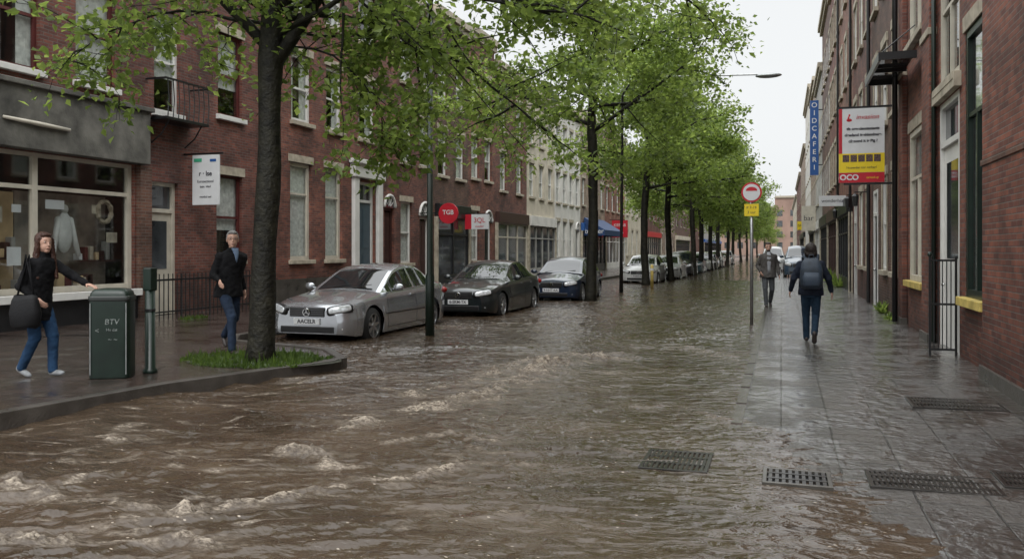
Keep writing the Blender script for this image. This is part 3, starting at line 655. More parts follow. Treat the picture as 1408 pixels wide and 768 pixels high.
def shopfront(root, s, X, a, b, col, fas=None, fz=(2.95,3.5), glass=DGLASS):
    f = MB(); nb = max(2, int((b-a)/1.3)); 
    for k in range(nb+1):
        u = a+(b-a-.1)*k/nb; f.sb(s,X,.01,.09,u,u+.1,.0,fz[0])
    f.sb(s,X,.01,.085,a+.1,b-.1,.1,.55).sb(s,X,.01,.08,a+.1,b-.1,fz[0]-.08,fz[0]).sb(s,X,.032,.078,a+.1,b-.1,2.2,2.27)
    g = part(f, 'shopfront', col, root)
    part(MB().sb(s,X,.012,.03,a+.1,b-.1,.55,fz[0]-.08), 'pane', glass, g)
    part(MB().sb(s,X,.01,.22,a-.02,b+.02,fz[0],fz[1]), 'fascia', fas or col, root, bevel=.01)
    for a2 in (a-.14,b): part(MB().sb(s,X,.01,.16,a2,a2+.14,-.05,fz[0]-.002), 'pilaster', STONE, root, bevel=.01)
def generic(s, X, y0, y1, H, mat, name, label, shop=None, fas=None, nf=3, wf=WHITE, z1=5.0, sh=3.0, lint=STONE, nw=None, gdoor=BLACK, cor=STONE, shopglass=DGLASS, sillm=STONE, archd=False):
    W = y1-y0; nw = nw or max(2, round(W/2.2)); ops = []
    us = [(y0+W*(k+.5)/nw-.5, y0+W*(k+.5)/nw+.5) for k in range(nw)]
    zz = z1
    fl = []
    while zz+1.9 < H-.6 and len(fl) < nf: fl.append(zz); zz += sh
    for z in fl:
        for a,b in us: ops.append((a,b,z,z+1.9))
    if not shop:
        for k,(a,b) in enumerate(us):
            if k == nw-1: ops.append((a,b,.05,2.9 if archd else 3.2))
            else: ops.append((a,b,1.1,3.4))
    h = house(name, label, s, X, y0, y1, H, mat, ops, cornice=cor)
    rr = random.Random(int(y0*3+X))
    near_ = y0 < 45
    for o in ops:
        cu = rr.choice(['pair','full','blind','full']) if y0 < 60 else None
        if o[2] > .5: win(h,s,X,*o[:4],frame=wf,lintel=lint,sill=sillm,curtain=cu,glass=DGLASS if not cu else None,proud=.08 if s<0 else 0,surround=STONE if (s<0 and near_) else None)
        else:
            door(h,s,X,*o[:4],mat=gdoor,frame=wf,transom=not archd,depth=-.2 if s>0 else -.08)
            if archd: arch(h,s,X,o[0],o[1],o[3]+.02)
    if shop: shopfront(h,s,X,y0+.2,y1-.2,shop,fas,glass=shopglass)
    return h
generic(1,XL,28.0,31.4,11.2,BR_RED,'brick_house','narrow red brick house with an arched doorway beside the red round sign',z1=4.9,archd=True,gdoor=DBROWN,nw=2)
generic(1,XL,31.4,35.4,11.6,BR_BROWN,'brick_house','brown brick house with a black shopfront below the white and red sign',shop=BLACK,z1=4.7)
generic(1,XL,35.4,39.0,11.8,BR_RED2,'brick_house','bright brick house with pale framed windows beside the black shopfront',z1=4.9,archd=True,gdoor=DGREEN,nw=2)
generic(1,XL,39.0,44.5,11.0,BR_RED,'brick_house','red brick house with a cream shopfront next to the cream plastered house',shop=CREAMP,fas=DBROWN,z1=4.6)
generic(1,XL,44.5,50.5,10.8,PL_CREAM,'plastered_house','cream plastered house with pale grey ground floor',shop=PL_GREY,fas=PL_WHITE,z1=4.6,wf=WHITE)
generic(1,XL,50.5,57.5,11.0,PL_WHITE,'plastered_house','white plastered house with tall windows beside the blue awning',z1=4.6,nw=4,archd=True)
generic(1,XL,57.5,66,11.5,BR_PALE,'brick_house','pale brick house carrying the dark blue awning',shop=BLACK,fas=BLUE,z1=4.8)
generic(1,XL,66,75,11.5,BR_ORANGE,'brick_house','orange brick house with red shop fascia',shop=WHITE,fas=RED,z1=4.8,nf=2)
for i,(a,b,H,m,l) in enumerate([(75,86,11,PL_CREAM,'cream terraced house past the red shop fascia'),(86,98,11.6,BR_RED,'far red terraced house behind the row of trees'),(98,112,11,BR_PALE,'far pale brick terraced house behind the trees'),(112,130,12,BR_BROWN,'far brown terraced house near the street end'),(130,155,11.5,BR_RED,'very far red terraced block on the left'),(155,200,12,PL_GREY,'very far grey terraced block on the left')]):
    generic(1,XL,a,b,H,m,'terraced_house',l,shop=BLACK if i%2 else None,fas=[None,RED,None,PL_CREAM,None,BLUE][i],z1=4.8,nf=2,nw=4)
a = thing('shop_awning', 'dark blue sloping shop awning on the pale brick house', 'awning', (XL,62,2.6))
mb = MB(); mb.add([(XL+.1,58.2,3.9),(XL+.1,65.2,3.9),(XL+1.6,65.2,3.0),(XL+1.6,58.2,3.0),(XL+1.6,58.2,2.6),(XL+1.6,65.2,2.6),(XL+.1,58.2,2.6),(XL+.1,65.2,2.6)],[(0,1,2,3),(3,2,5,4),(0,3,4,6),(1,7,5,2)])
part(mb,'canopy',NAVY,a); text('bakker', .5, (XL+.85,58.19,2.9), FACE, SIGNW, a)

# --- right side near building
ops = [(6.4,8.2,1.0,4.4),(11.65,12.95,.95,4.6),(13.35,14.9,.05,3.9),(13.35,14.9,4.15,5.9),(16.3,18.3,1.0,3.9),(11.65,12.95,5.5,8.2),(13.35,14.9,7.0,9.0),(16.3,18.3,5.6,7.8),(11.65,12.95,9.4,11.6),(16.3,18.3,9.4,11.6)]
h = house('brick_building', 'large red brick building with yellow window sills and white recessed door, nearest on the right', -1, XR, 3.5, 19.3, 15.5, BR_RED2, ops, cat='building')
for o in ops:
    if o[2] in (.05,): continue
    win(h,-1,XR,*o,frame=CREAMP if o[0] != 11.65 else DGREEN,style='cross',sill=YELLOW if o[2]<2 else STONE,lintel=STONE,fw=.11,curtain='full' if o[0] == 16.3 else ('pair' if o[0]==11.65 else None),proud=.08,surround=None)
door(h,-1,XR,13.35,14.9,.05,3.9,mat=WHITE,frame=WHITE,glazed=True,depth=-.1)
for (a,b_,pj,zt_) in ((8.4,11.3,.13,15),(15.15,15.95,.12,15),(18.55,19.2,.10,15)):
    part(MB().sb(-1,XR,.003,pj,a,b_,-.05,zt_), 'pier', BR_RED2, h, bevel=.01)
    part(MB().sb(-1,XR,.003,pj+.035,a-.02,b_+.02,-.05,.22), 'pier_base', STONE_D, h, bevel=.01)
    if a > 9: part(MB().sb(-1,XR,.003,pj+.03,a-.02,b_+.02,5.12,5.24), 'stone_band', STONE, h, bevel=.01)
for z in (2.6,5.35): part(MB().sb(-1,XR,.131,.15,8.4,11.3,z,z+.07), 'brick_band', BR_BROWN, h)
part(MB().sb(-1,XR,.003,.1,13.2,15.1,3.92,4.13), 'door_lintel', STONE, h)
part(MB().tube([(XR-.18,19.02,.1),(XR-.18,19.02,15)],.055,8), 'downpipe', BLACK, h, smooth=True)
part(MB().tube([(XR-.07,15.05,.1),(XR-.07,15.05,9)],.035,8), 'downpipe', DGREEN, h, smooth=True)
g = thing('iron_gate', 'dark iron gate standing open before the white door on the right', 'gate', (XR,14.2,.05))
part(MB().box(XR-.40,XR-.37,13.34,13.37,.05,1.5).box(XR-.06,XR-.03,13.34,13.37,.05,1.5).box(XR-.37,XR-.06,13.345,13.365,1.43,1.46).box(XR-.37,XR-.06,13.345,13.365,.15,.18).box(XR-.37,XR-.06,13.345,13.365,.8,.83), 'gate_frame', BLACK, g)
for k in range(5): part(MB().cyl((XR-.33+.055*k,13.355,.17),.008,1.27,6), 'baluster', BLACK, g)
part(MB().ell((XR-.385,13.355,1.53),(.035,.035,.04)),'finial',DGREEN,g,smooth=True)
c = thing('entrance_canopy', 'black metal and glass canopy projecting high on the brick pier', 'canopy', (XR,18,5))
part(MB().box(XR-.7,XR-.1,16.6,16.64,5.06,5.2).box(XR-.7,XR-.1,19.16,19.2,5.06,5.2).box(XR-.74,XR-.7,16.6,19.2,5.04,5.2).box(XR-.7,XR-.1,17.9,17.94,5.08,5.16), 'frame', BLACK, c)
part(MB().box(XR-.7,XR-.1,16.64,19.16,5.165,5.185), 'roof_pane', DGLASS, c)
for y in (16.8,19.0): part(MB().tube([(XR-.1,y,5.7),(XR-.7,y,5.2)],.012,5),'stay',BLACK,c)

rl = [(19.3,25.5,14.6,BR_BROWN,'dark brick building behind the red and yellow banner sign',None,WHITE),
 (25.5,32,15.2,BR_RED,'tall red brick building beyond the banner sign on the right',None,WHITE),
 (32,39,14.5,BR_ORANGE,'orange brick building with the small white projecting sign',BLACK,WHITE),
 (39,47,15.0,BR_RED2,'bright red brick building before the blue vertical sign',DBROWN,CREAMP),
 (47,56,15.5,BR_BROWN,'brown brick building beside the blue vertical sign',BLACK,WHITE),
 (56,66,13.4,PL_GREY,'grey plastered building past the blue vertical sign',WHITE,WHITE),
 (66,78,14.5,BR_PALE,'pale brick building on the far right side',BLACK,WHITE),
 (78,95,16.2,PL_WHITE,'tall white facade rising at the far right',None,WHITE),
 (95,118,13,BR_PALE,'distant pale building on the right',BLACK,WHITE),
 (118,150,12,BR_RED,'distant red building on the right',None,WHITE),(150,200,11,PL_CREAM,'very distant cream building on the right',None,WHITE)]
for y0,y1,H,m,l,sh,wf in rl: generic(-1,XR,y0,y1,H,m,'street_building',l,shop=sh,z1=4.7,nf=3,wf=wf,sh=3.3,sillm=STONE,nw=None if y0<78 else 5)
for y in (25.5,32.1,39.1):
    tag(part(MB().tube([(XR-.1,y,.1),(XR-.1,y,14)],.05,8),'drainpipe',BLACK,org=(XR-.1,y,0)), {25.5:'black drainpipe just past the banner sign',32.1:'black drainpipe before the small white projecting sign',39.1:'black drainpipe past the small white projecting sign'}[y], 'drainpipe')
e = thing('far_building','brown brick block closing the far end of the street','building',(0,262,0))
part(MB().box(-30,-2,262,275,-.2,14).box(-1.99,26,262,276,-.2,17),'wall',M('far_brick',(.30,.20,.16),.9,var=.2,scale=.3),e)
for i in range(14):
    for j in range(4): part(MB().box(-28+i*3.8,-26.4+i*3.8,261.95,261.99,2+3.2*j,3.8+3.2*j),'window',DGLASS,e)
part(MB().box(-30.3,-2,261.6,262,14,14.6).box(-1.99,26.3,261.6,262,17,17.6),'cornice',STONE,e)

# ------------------------------------------------------------------ signs
bx0, bx1, by, bz0, bz1 = 1.24, 2.2, 20.5, 3.12, 4.80
s_ = thing('banner_sign', 'red white and yellow banner sign projecting from the right brick wall', 'sign', (XR,by,bz0))
part(MB().box(bx0,bx1,by-.02,by+.02,bz0,bz1), 'board', SIGNW, s_)
part(MB().box(bx0-.01,XR,by-.015,by+.015,bz1+.004,bz1+.05).box(bx0+.1,XR,by-.012,by+.012,bz0-.05,bz0-.004), 'bracket', BLACK, s_)
yf = by-.023
part(MB().box(bx0,bx0+.07,yf-.002,yf,bz0+.66,bz1), 'red_edge', RED, s_)
part(MB().box(bx0,bx1,yf-.002,yf,bz0+.23,bz0+.66), 'yellow_band', YELLOWB, s_)
part(MB().box(bx0,bx1,yf-.002,yf,bz0,bz0+.225), 'red_band', RED, s_)
for k in range(5): part(MB().box(bx0+.08+.165*k,bx0+.22+.165*k,yf-.006,yf-.0025,bz0+.47,bz0+.63),'picture',M('small_pictures',(.10,.06,.05),.5,var=.95,scale=34),s_)
mb = MB(); mb.ell((bx0+.22,yf,bz1-.26),(.06,.004,.035)); mb.limb((bx0+.19,yf,bz1-.26),(bx0+.21,yf,bz1-.18),.02,.016,6); mb.ell((bx0+.225,yf,bz1-.15),(.022,.004,.026))
part(mb,'emblem',RED,s_)
text('invasion', .15, (bx0+.6,yf-.002,bz1-.2), FACE, RED, s_, shear=.3)
for k,tx in enumerate(['tfs ornedansiantants','cleadand iteddsodnare','cilenond it ir Pig ?']): text(tx, .085, ((bx0+bx1)/2+.03,yf-.002,bz1-.46-k*.14), FACE, SIGNT, s_, bold=.003)
text('Noserdar tor ntrhar!', .075, ((bx0+bx1)/2,yf-.004,bz0+.34), FACE, SIGNT, s_)
text('OCO', .17, (bx0+.22,yf-.004,bz0+.115), FACE, SIGNW, s_, bold=.006); text('ornod.uy', .07, (bx1-.25,yf-.004,bz0+.11), FACE, YELLOWB, s_)
s_ = thing('hanging_sign', 'white rectangular hanging sign beside the white shop door on the left', 'sign', (XL,16.5,2.65))
part(MB().box(-13.25,-12.5,16.48,16.52,2.65,3.82), 'board', SIGNW, s_, bevel=.005)
part(MB().box(-13.5,-12.4,16.485,16.515,3.83,3.87), 'bracket', BLACK, s_)
text('r \u00b7 lse', .16, (-12.88,16.475,3.38), FACE, SIGNT, s_, bold=.003); text('Eurosectiond', .085, (-12.88,16.475,3.2), FACE, SIGNT, s_); text('ipen. sitad', .075, (-12.88,16.475,3.08), FACE, SIGNT, s_); text('voodsul sad', .07, (-12.88,16.475,2.84), FACE, SIGNT, s_)
part(MB().box(-13.2,-12.98,16.472,16.476,3.66,3.74),'green_logo',M('logo_green',(.05,.35,.2),.5),s_); part(MB().box(-12.75,-12.58,16.472,16.476,3.66,3.72),'blue_logo',BLUE,s_)
s_ = thing('round_sign','red round projecting sign on the narrow brick house','sign',(XL,30,2.9))
part(MB().cyl((-12.25,29.95,3.0),.40,.08,28,'y'),'disc',RED,s_); part(MB().box(-13.5,-12.65,29.97,30.01,3.0,3.04),'bracket',BLACK,s_); text('TGB',.24,(-12.25,29.94,3.03),FACE,SIGNW,s_,bold=.004)
s_ = thing('projecting_sign','white projecting sign with red lettering above the black shopfront','sign',(XL,34.5,2.6))
part(MB().box(-13.3,-12.2,34.48,34.54,2.5,3.15),'board',SIGNW,s_); text('3QL',.3,(-12.62,34.47,2.88),FACE,RED,s_); text('vooder',.14,(-12.62,34.47,2.62),FACE,RED,s_); part(MB().box(-13.3,-13.0,34.47,34.476,2.5,3.15),'red_panel',RED,s_); part(MB().box(-13.5,-12.2,34.5,34.53,3.16,3.2),'bracket',BLACK,s_)
s_ = thing('projecting_sign','red projecting sign past the blue awning','sign',(XL,68,2.6))
part(MB().box(-13.3,-12.0,68,68.08,2.6,4.0),'board',RED,s_); text('KEBAB',.34,(-12.65,67.99,3.6),FACE,SIGNW,s_); text('open',.3,(-12.65,67.99,3.0),FACE,SIGNW,s_); part(MB().box(-13.5,-12.2,68.02,68.05,4.01,4.06),'bracket',BLACK,s_)
s_ = thing('vertical_sign','tall blue vertical sign with white letters high on the right','sign',(XR,55,6.2))
part(MB().box(1.66,2.16,54.9,55.1,6.2,10.8),'board',BLUE,s_); part(MB().box(2.16,2.42,54.97,55.03,6.8,6.86).box(2.16,2.42,54.97,55.03,10.2,10.26),'bracket',BLACK,s_)
for k,c_ in enumerate('OIDCAFERI'): text(c_,.42,(1.91,54.88,10.5-k*.48),FACE,SIGNW,s_,bold=.006)
for (nm,lb,x0,x1,y,z0,z1,m,tx,tm) in [('projecting_sign','small white projecting sign on the orange brick building',1.35,2.3,34,3.25,3.65,SIGNW,'wonderhia',SIGNT),
    ('projecting_sign','yellow projecting sign far down the right side',1.2,2.1,72,3.2,3.9,YELLOWB,'SHOP',SIGNT),('projecting_sign','cream projecting sign beyond the blue vertical sign',1.3,2.2,61,2.9,4.6,CREAMP,'bar',SIGNT)]:
    s_ = thing(nm,lb,'sign',(XR,y,z0)); part(MB().box(x0,x1,y-.03,y+.03,z0,z1),'board',m,s_); part(MB().box(x1,XR,y-.01,y+.01,z1-.1,z1-.05),'bracket',BLACK,s_); text(tx,min(.5,(z1-z0)*.45),((x0+x1)/2,y-.035,(z0+z1)/2),FACE,tm,s_)
for i,(y,z) in enumerate([(27,2.9),(30,3.0),(37,2.9)]):
    s_ = thing('wall_lantern',['dark wall lantern nearest past the banner sign','dark wall lantern second past the banner sign','dark wall lantern beyond the white projecting sign'][i],'lantern',(XR,y,z))
    part(MB().box(XR-.35,XR,y-.015,y+.015,z+.4,z+.43),'bracket',BLACK,s_); part(MB().tube([(XR-.33,y,z),(XR-.33,y,z+.3),(XR-.33,y,z+.38)],[.07,.1,.02],6),'lamp_head',BLACK,s_)

x,y = -.62,18.75
s_ = thing('traffic_sign','round red and white traffic sign with yellow plate on a steel pole','traffic sign',(x,y,0))
part(MB().cyl((x,y,-.1),.035,3.15,12),'pole',STEEL,s_,smooth=True)
part(MB().cyl((x,y-.07,2.83),.215,.025,32,'y'),'ring',RED,s_); part(MB().cyl((x,y-.075,2.83),.178,.025,32,'y'),'face',SIGNW,s_)
mb = MB(); mb.add([(x+.12*cos(a),y-.078,2.86+.085*sin(a)) for a in [pi*k/12 for k in range(13)]],[tuple(range(13))]); part(mb,'symbol',RED,s_)
part(MB().box(x-.15,x+.15,y-.06,y-.04,2.32,2.58),'plate',YELLOWB,s_,bevel=.004); text('P 7-19',.08,(x,y-.062,2.5),FACE,SIGNT,s_); text('3 uur',.08,(x,y-.062,2.4),FACE,SIGNT,s_)
s_ = thing('lamp_post','tall dark lamp post at the rear of the silver car','lamp post',(-6.3,14.5,-.1))
part(MB().tube([(-6.3,14.5,-.12),(-6.3,14.5,1.1),(-6.3,14.5,1.15),(-6.3,14.5,7)],[.085,.085,.06,.045],12),'pole',DGREEN,s_,smooth=True)
part(MB().tube([(-6.3,14.5,7),(-6.0,14.5,7.25),(-5.2,14.5,7.35)],.03,8),'arm',DGREEN,s_); part(MB().ell((-4.95,14.5,7.35),(.35,.14,.07)),'lamp_head',STEEL,s_,smooth=True)
s_ = thing('street_lamp','grey street lamp whose long arm reaches over the street out of the trees','street lamp',(-5.75,31.2,-.1))
part(MB().tube([(-5.75,31.2,-.1),(-5.75,31.2,1.2),(-5.7,31.2,7.4),(-5.4,31.2,7.85),(-4.3,31.2,8.0)],[.08,.06,.045,.04,.035],10),'pole',BLACK,s_,smooth=True)
part(MB().tube([(-4.3,31.2,8.0),(-.8,31.2,7.86)],.03,8),'arm',STEEL,s_); part(MB().ell((-.45,31.2,7.8),(.46,.17,.09)),'lamp_head',STEEL,s_,smooth=True)
tag(part(MB().tube([(2.3,30+.0,12.0),(.8,27,11.0),(-1.2,22,10.6),(-3.5,16,10.8)],.012,5),'overhead_cable',BLACK),'thin black cable slung across the sky at the top right','cable')
for i,(x,y,m,l) in enumerate([(-5.3,36.0,YELLOW,'yellow bollard in front of the white parked car')]):
    s_ = thing('bollard',l,'bollard',(x,y,-.1)); part(MB().tube([(x,y,-.12),(x,y,.9),(x,y,.97)],[.07,.07,.03],12),'post',m,s_,smooth=True); part(MB().cyl((x,y,.7),.073,.1,12),'band',SIGNW,s_)

s_ = thing('green_post','dark green square topped post beside the litter bin','post',(-7.33,8.35,.1))
part(MB().tube([(-7.33,8.35,.1),(-7.33,8.35,.14),(-7.33,8.35,.16),(-7.33,8.35,1.1)],[.085,.085,.062,.058],14),'post',DGREEN,s_,smooth=True)
part(MB().box(-7.39,-7.27,8.29,8.41,1.1,1.38),'cap',DGREEN,s_,bevel=.015)
part(MB().cyl((-7.33,8.35,.85),.064,.03,14),'band',BLACK,s_)
s_ = thing('litter_bin','dark green litter bin with faint white markings touched by the woman','bin',(-7.52,7.95,.1),radians(28),local=True)
mb = MB(); R=[]
for z,k in ((0,.97),(.02,1),(.88,1),(.95,.985),(1.0,.93),(1.035,.8),(1.045,.5)):
    R.append([(.225*k*np.sign(cos(a))*abs(cos(a))**.3,.175*k*np.sign(sin(a))*abs(sin(a))**.3,z) for a in [2*pi*(q+.5)/32 for q in range(32)]])
part(mb.rings(R),'body',DGREEN,s_,smooth=True)
mb = MB(); R=[]
for z,k in ((.905,1.03),(.92,1.045),(.95,1.04),(.96,1.02)):
    R.append([(.225*k*np.sign(cos(a))*abs(cos(a))**.3,.175*k*np.sign(sin(a))*abs(sin(a))**.3,z) for a in [2*pi*(q+.5)/32 for q in range(32)]])
part(mb.rings(R),'lid_rim',M('bin_lid',(.03,.034,.032),.35),s_,smooth=True)
part(MB().box(-.231,-.225,-.1,.1,.66,.82),'opening',BLACK,s_)
part(MB().box(-.2,-.19,-.181,-.176,.05,.88),'trim',STEEL,s_); part(MB().box(.19,.2,-.181,-.176,.05,.88),'trim',STEEL,s_)
text('BTV',.09,(.04,-.181,.66),FACE,PALEINK,s_,shear=.1); text('<',.08,(-.12,-.181,.56),FACE,PALEINK,s_); text('He dat',.045,(.04,-.181,.57),FACE,PALEINK,s_); text('~ ~',.07,(.05,-.181,.46),FACE,PALEINK,s_)

# ------------------------------------------------------------------ drain covers
IRON = M('wet_cast_iron', (.04,.037,.034), .3, .6, var=.3, rvar=.15)
IRON2 = M('worn_iron_frame',(.085,.078,.068),.3,.5,var=.3)
def grate(label, x, y, wx, wy, bars, name='drain_grate', rz=0, pale=False, z=None):
    z = float(pz(x,y))+.003 if z is None else z
    g = thing(name,label,'drain cover',(x,y,z),rz,local=True)
    b = .03; m = IRON2 if pale else IRON
    part(MB().box(-wx/2,wx/2,-wy/2,-wy/2+b,-.03,.006).box(-wx/2,wx/2,wy/2-b,wy/2,-.03,.006).box(-wx/2,-wx/2+b,-wy/2+b,wy/2-b,-.03,.006).box(wx/2-b,wx/2,-wy/2+b,wy/2-b,-.03,.006),'frame',m,g,bevel=.003)
    part(MB().box(-wx/2+b,wx/2-b,-wy/2+b,wy/2-b,-.03,-.012),'pit',BLACK,g)
    mb = MB()
    for k in range(bars):
        x0 = -wx/2+b+(wx-2*b)*(k+.25)/bars; mb.box(x0,x0+(wx-2*b)*.55/bars,-wy/2+b,wy/2-b,-.01,.003)
    for q in (-.17,.17): mb.box(-wx/2+b,wx/2-b,q*wy-.012,q*wy+.012,-.009,.005)
    part(mb,'bars',IRON,g)
grate('dark ribbed drain grate half under the flood water beside the kerb',-.76,6.45,.5,.6,12,z=-.003)
grate('small drain grate with a worn frame on the pavement, nearest the middle',.1,6.2,.46,.42,9,pale=True,z=.004)
grate('wide ribbed metal cover at the lower right of the pavement',.98,6.35,.82,.45,22,name='access_cover')
grate('metal cover cut by the right edge of the view',1.62,6.55,.4,.42,12,name='access_cover')
grate('wide ribbed cover beside the near brick pier',1.66,9.4,.85,.6,24,name='access_cover')

def weed(x,y,label,h=.35,n=90,name='weed_plant',mt=LEAF):
    rng = random.Random(int(y*10)); mb = MB()
    for i in range(n):
        a = rng.uniform(0,2*pi); e = rng.uniform(.2,1.3); L = h*rng.uniform(.4,1); z0=float(pz(x,y))
        d = Vector((cos(a)*cos(e),sin(a)*cos(e),sin(e))); t = Vector((-sin(a),cos(a),0))*.02; p = Vector((x+rng.uniform(-.08,.08),y+rng.uniform(-.25,.25),z0))+d*L*.4
        mb.add([p-d*L*.4, p+t*1.6, p+d*L*.6-Vector((0,0,.03)), p-t*1.6],[(0,1,2,3)])
    tag(part(mb,name,mt,org=(x,y,0)),label,'plant')
weed(2.3,22.0,'tuft of weeds at the wall foot under the banner sign',.4)
weed(2.28,19.9,'low weeds beside the black drainpipe of the near building',.25)
weed(2.2,36.5,'leafy plant by the wall near the white projecting sign',.7,160)
weed(2.15,41.5,'leafy plant by the wall far down the right pavement',.9,160)
def wl(x,y,l):
    rng = random.Random(int(y*10)); mb = MB()
    for i in range(140):
        a = rng.uniform(0,2*pi); h=rng.uniform(.03,.1); px=x+rng.uniform(-.12,.12); py=y+rng.uniform(-.35,.35); dx=cos(a)*.02; dy=sin(a)*.02
        mb.add([(px-dx,py-dy,.1),(px+dx,py+dy,.1),(px+dy*2,py,.1+h)],[(0,1,2)])
    tag(part(mb,'weed_plant',GRASS,org=(x,y,0)),l,'plant')
wl(-12.2,15.2,'short weeds at the foot of the iron railing')

# ------------------------------------------------------------------ cars
def fsm(xs, ys):
    def f(y, w=.05): return sum(np.interp(y+k*w/2, xs, ys) for k in (-2,-1,0,1,2))/5
    return f
HLM=M('headlamp_lens',(.62,.64,.66),.06,.2,var=.35,scale=18,spec=1)
DCHR=M('dark_trim',(.14,.14,.145),.3,.8)
def make_car(label, kind, paint, plate, loc, rz=0, group='cars parked along the left kerb'):
    car = thing('parked_car', label, 'car', loc, rz, group, local=True)
    if kind == 'sedan':
        L=2.3; wheels=(-1.42,1.3); zt=fsm([-2.3,-2.27,-2.14,-1.7,-1.0,-.7,1.5,1.7,2.1,2.24,2.3],[.62,.735,.79,.87,.96,.98,1.05,1.08,1.07,1.0,.85])
        roof=[(-.98,.95),(-.6,1.14),(-.18,1.34),(.1,1.415),(.5,1.45),(.9,1.43),(1.2,1.35),(1.5,1.2),(1.82,1.06)]; hd,rb=-.16,1.18; rend=1.82
    else:
        L=2.05; wheels=(-1.3,1.22); zt=fsm([-2.05,-2.0,-1.85,-1.5,-1.0,-.7,1.6,2.0,2.05],[.62,.74,.81,.88,.98,1.02,1.05,1.0,.8])
        roof=[(-.98,.98),(-.6,1.18),(-.25,1.38),(.1,1.47),(.6,1.5),(1.1,1.48),(1.5,1.38),(1.75,1.2),(1.95,1.02)]; hd,rb=-.22,1.5; rend=1.95
    zb=fsm([-L,-L+.06,-L+.3,-L+.7,-.9,0,1.2,L-.35,L-.1,L],[.57,.68,.745,.82,.90,.93,.98,.99,.95,.8])
    wf=fsm([-L,-L+.03,-L+.12,-L+.3,-L+.6,-1,1,L-.5,L-.15,L],[.56,.66,.76,.83,.865,.88,.885,.86,.78,.62])
    bot=fsm([-L,-L+.3,-1,1,L-.3,L],[.24,.18,.17,.17,.2,.3])
    R=.33; AR=.385
    st=set(np.linspace(-L,L,70).round(4))
    for wy in wheels:
        for a in np.linspace(0,pi,19): st.add(round(wy+AR*cos(a),4))
    for v in (-L+.01,-L+.03,L-.01,L-.03): st.add(v)
    st=sorted(st)
    def zbot(y):
        z=float(bot(y))
        for wy in wheels:
            d=abs(y-wy)
            if d<AR: z=max(z,R+sqrt(max(0,AR*AR-d*d))*.98)
        return z
    T=[0,.12,.3,.5,.60,.66,.82,.93,1]; WF=[.955,.985,1,1.0,.996,.980,.968,.95,.915]
    def sidex(y,z):
        b0=float(bot(y)); t=(z-b0)/max(.05,float(zb(y))-b0); return float(wf(y))*float(np.interp(t,T,WF))
    grid=[]
    for y in st:
        b0=zbot(y); zz=float(zb(y)); row=[]
        for t in T:
            z=b0+(zz-b0)*t; z=min(z,zz); row.append((sidex(y,z),y,z))
        ztop=float(zt(y)); w9=row[-1][0]
        for s in (.08,.2,.3,.42,.7,1): row.append((w9*(1-s),y,zz+(max(ztop,zz)-zz)*min(1,sin(s*pi/2)*1.0+(.06 if .15<s<.35 else 0))))
        grid.append(row)
    mb=MB(); nc=len(grid[0])
    for sgn in (1,-1):
        o=len(mb.v)
        for r in grid: mb.v+= [(p[0]*sgn,p[1],p[2]) for p in r]
        for i in range(len(grid)-1):
            for k in range(nc-1):
                a=o+i*nc+k; f=(a,a+1,a+nc+1,a+nc); mb.f.append(f if sgn<0 else f[::-1])
    for i in (0,len(grid)-1):
        r=grid[i]; pts=[(p[0],p[1],p[2]) for p in r]+[(-p[0],p[1],p[2]) for p in r[-2::-1]]; mb.add(pts,[tuple(range(len(pts)))])
    rf=fsm([a for a,_ in roof],[b for _,b in roof]); 
    wr=fsm([-.98,-.2,.5,1.2,rend],[.74,.60,.575,.56,.66])
    ys=sorted(set([-.98,-.92,hd,hd+.07,.38,.46,rb-.1,rb-.03,rend-.08,rend]+list(np.linspace(-.98,rend,36).round(3))))
    cg=[]
    for y in ys:
        zr=float(rf(y,.08)); z0=float(zb(y))-.015; x0=sidex(y,z0)-.005; x1=min(float(wr(y)),x0); ze=max(z0+.003,zr-.055); r=[]
        for u in (0,.07,.9,1): r.append((x0+(x1-x0)*u**1.15,y,z0+(ze-z0)*u))
        for s in (.12,.4,.7,1): r.append((x1*(1-s),y,ze+(max(zr,ze)-ze)*sin(s*pi/2)))
        cg.append(r)
    G={}
    def gk(k): return G.setdefault(k, MB())
    G['body']=mb
    for sgn in (1,-1):
        for i in range(len(cg)-1):
            yc=(ys[i]+ys[i+1])/2
            for k in range(7):
                key='body'
                if k==1 and -.78<yc<rb+.12 and not(.38<yc<.46): key=('side', sgn, yc<.4)
                if k>=4:
                    if -.92<yc<hd: key='windscreen'
                    if rb+.06<yc<rend-.08: key='rear_window'
                q=[cg[i][k],cg[i][k+1],cg[i+1][k+1],cg[i+1][k]]; q=[(p[0]*sgn,p[1],p[2]) for p in q]
                if sgn>0: q=q[::-1]
                gk(key).add(q,[(0,1,2,3)])
    bo=part(mb,'body',paint,car,smooth=False)
    bm=bmesh.new(); bm.from_mesh(bo.data); bmesh.ops.remove_doubles(bm,verts=bm.verts,dist=.0006)
    for f in bm.faces: f.smooth=True
    for e in bm.edges:
        if len(e.link_faces)==2 and e.calc_face_angle(0)>radians(30): e.smooth=False
    bm.to_mesh(bo.data); bm.free()
    for key,m_ in G.items():
        if key=='body': continue
        o=part(m_,key if isinstance(key,str) else 'side_window',CARGLASS,car); bm=bmesh.new(); bm.from_mesh(o.data); bmesh.ops.remove_doubles(bm,verts=bm.verts,dist=.0006)
        for f in bm.faces: f.smooth=True
        bm.to_mesh(o.data); bm.free()
    part(MB().box(-.78,.78,-L+.25,L-.25,.2,.45),'underbody',BLACK,car)
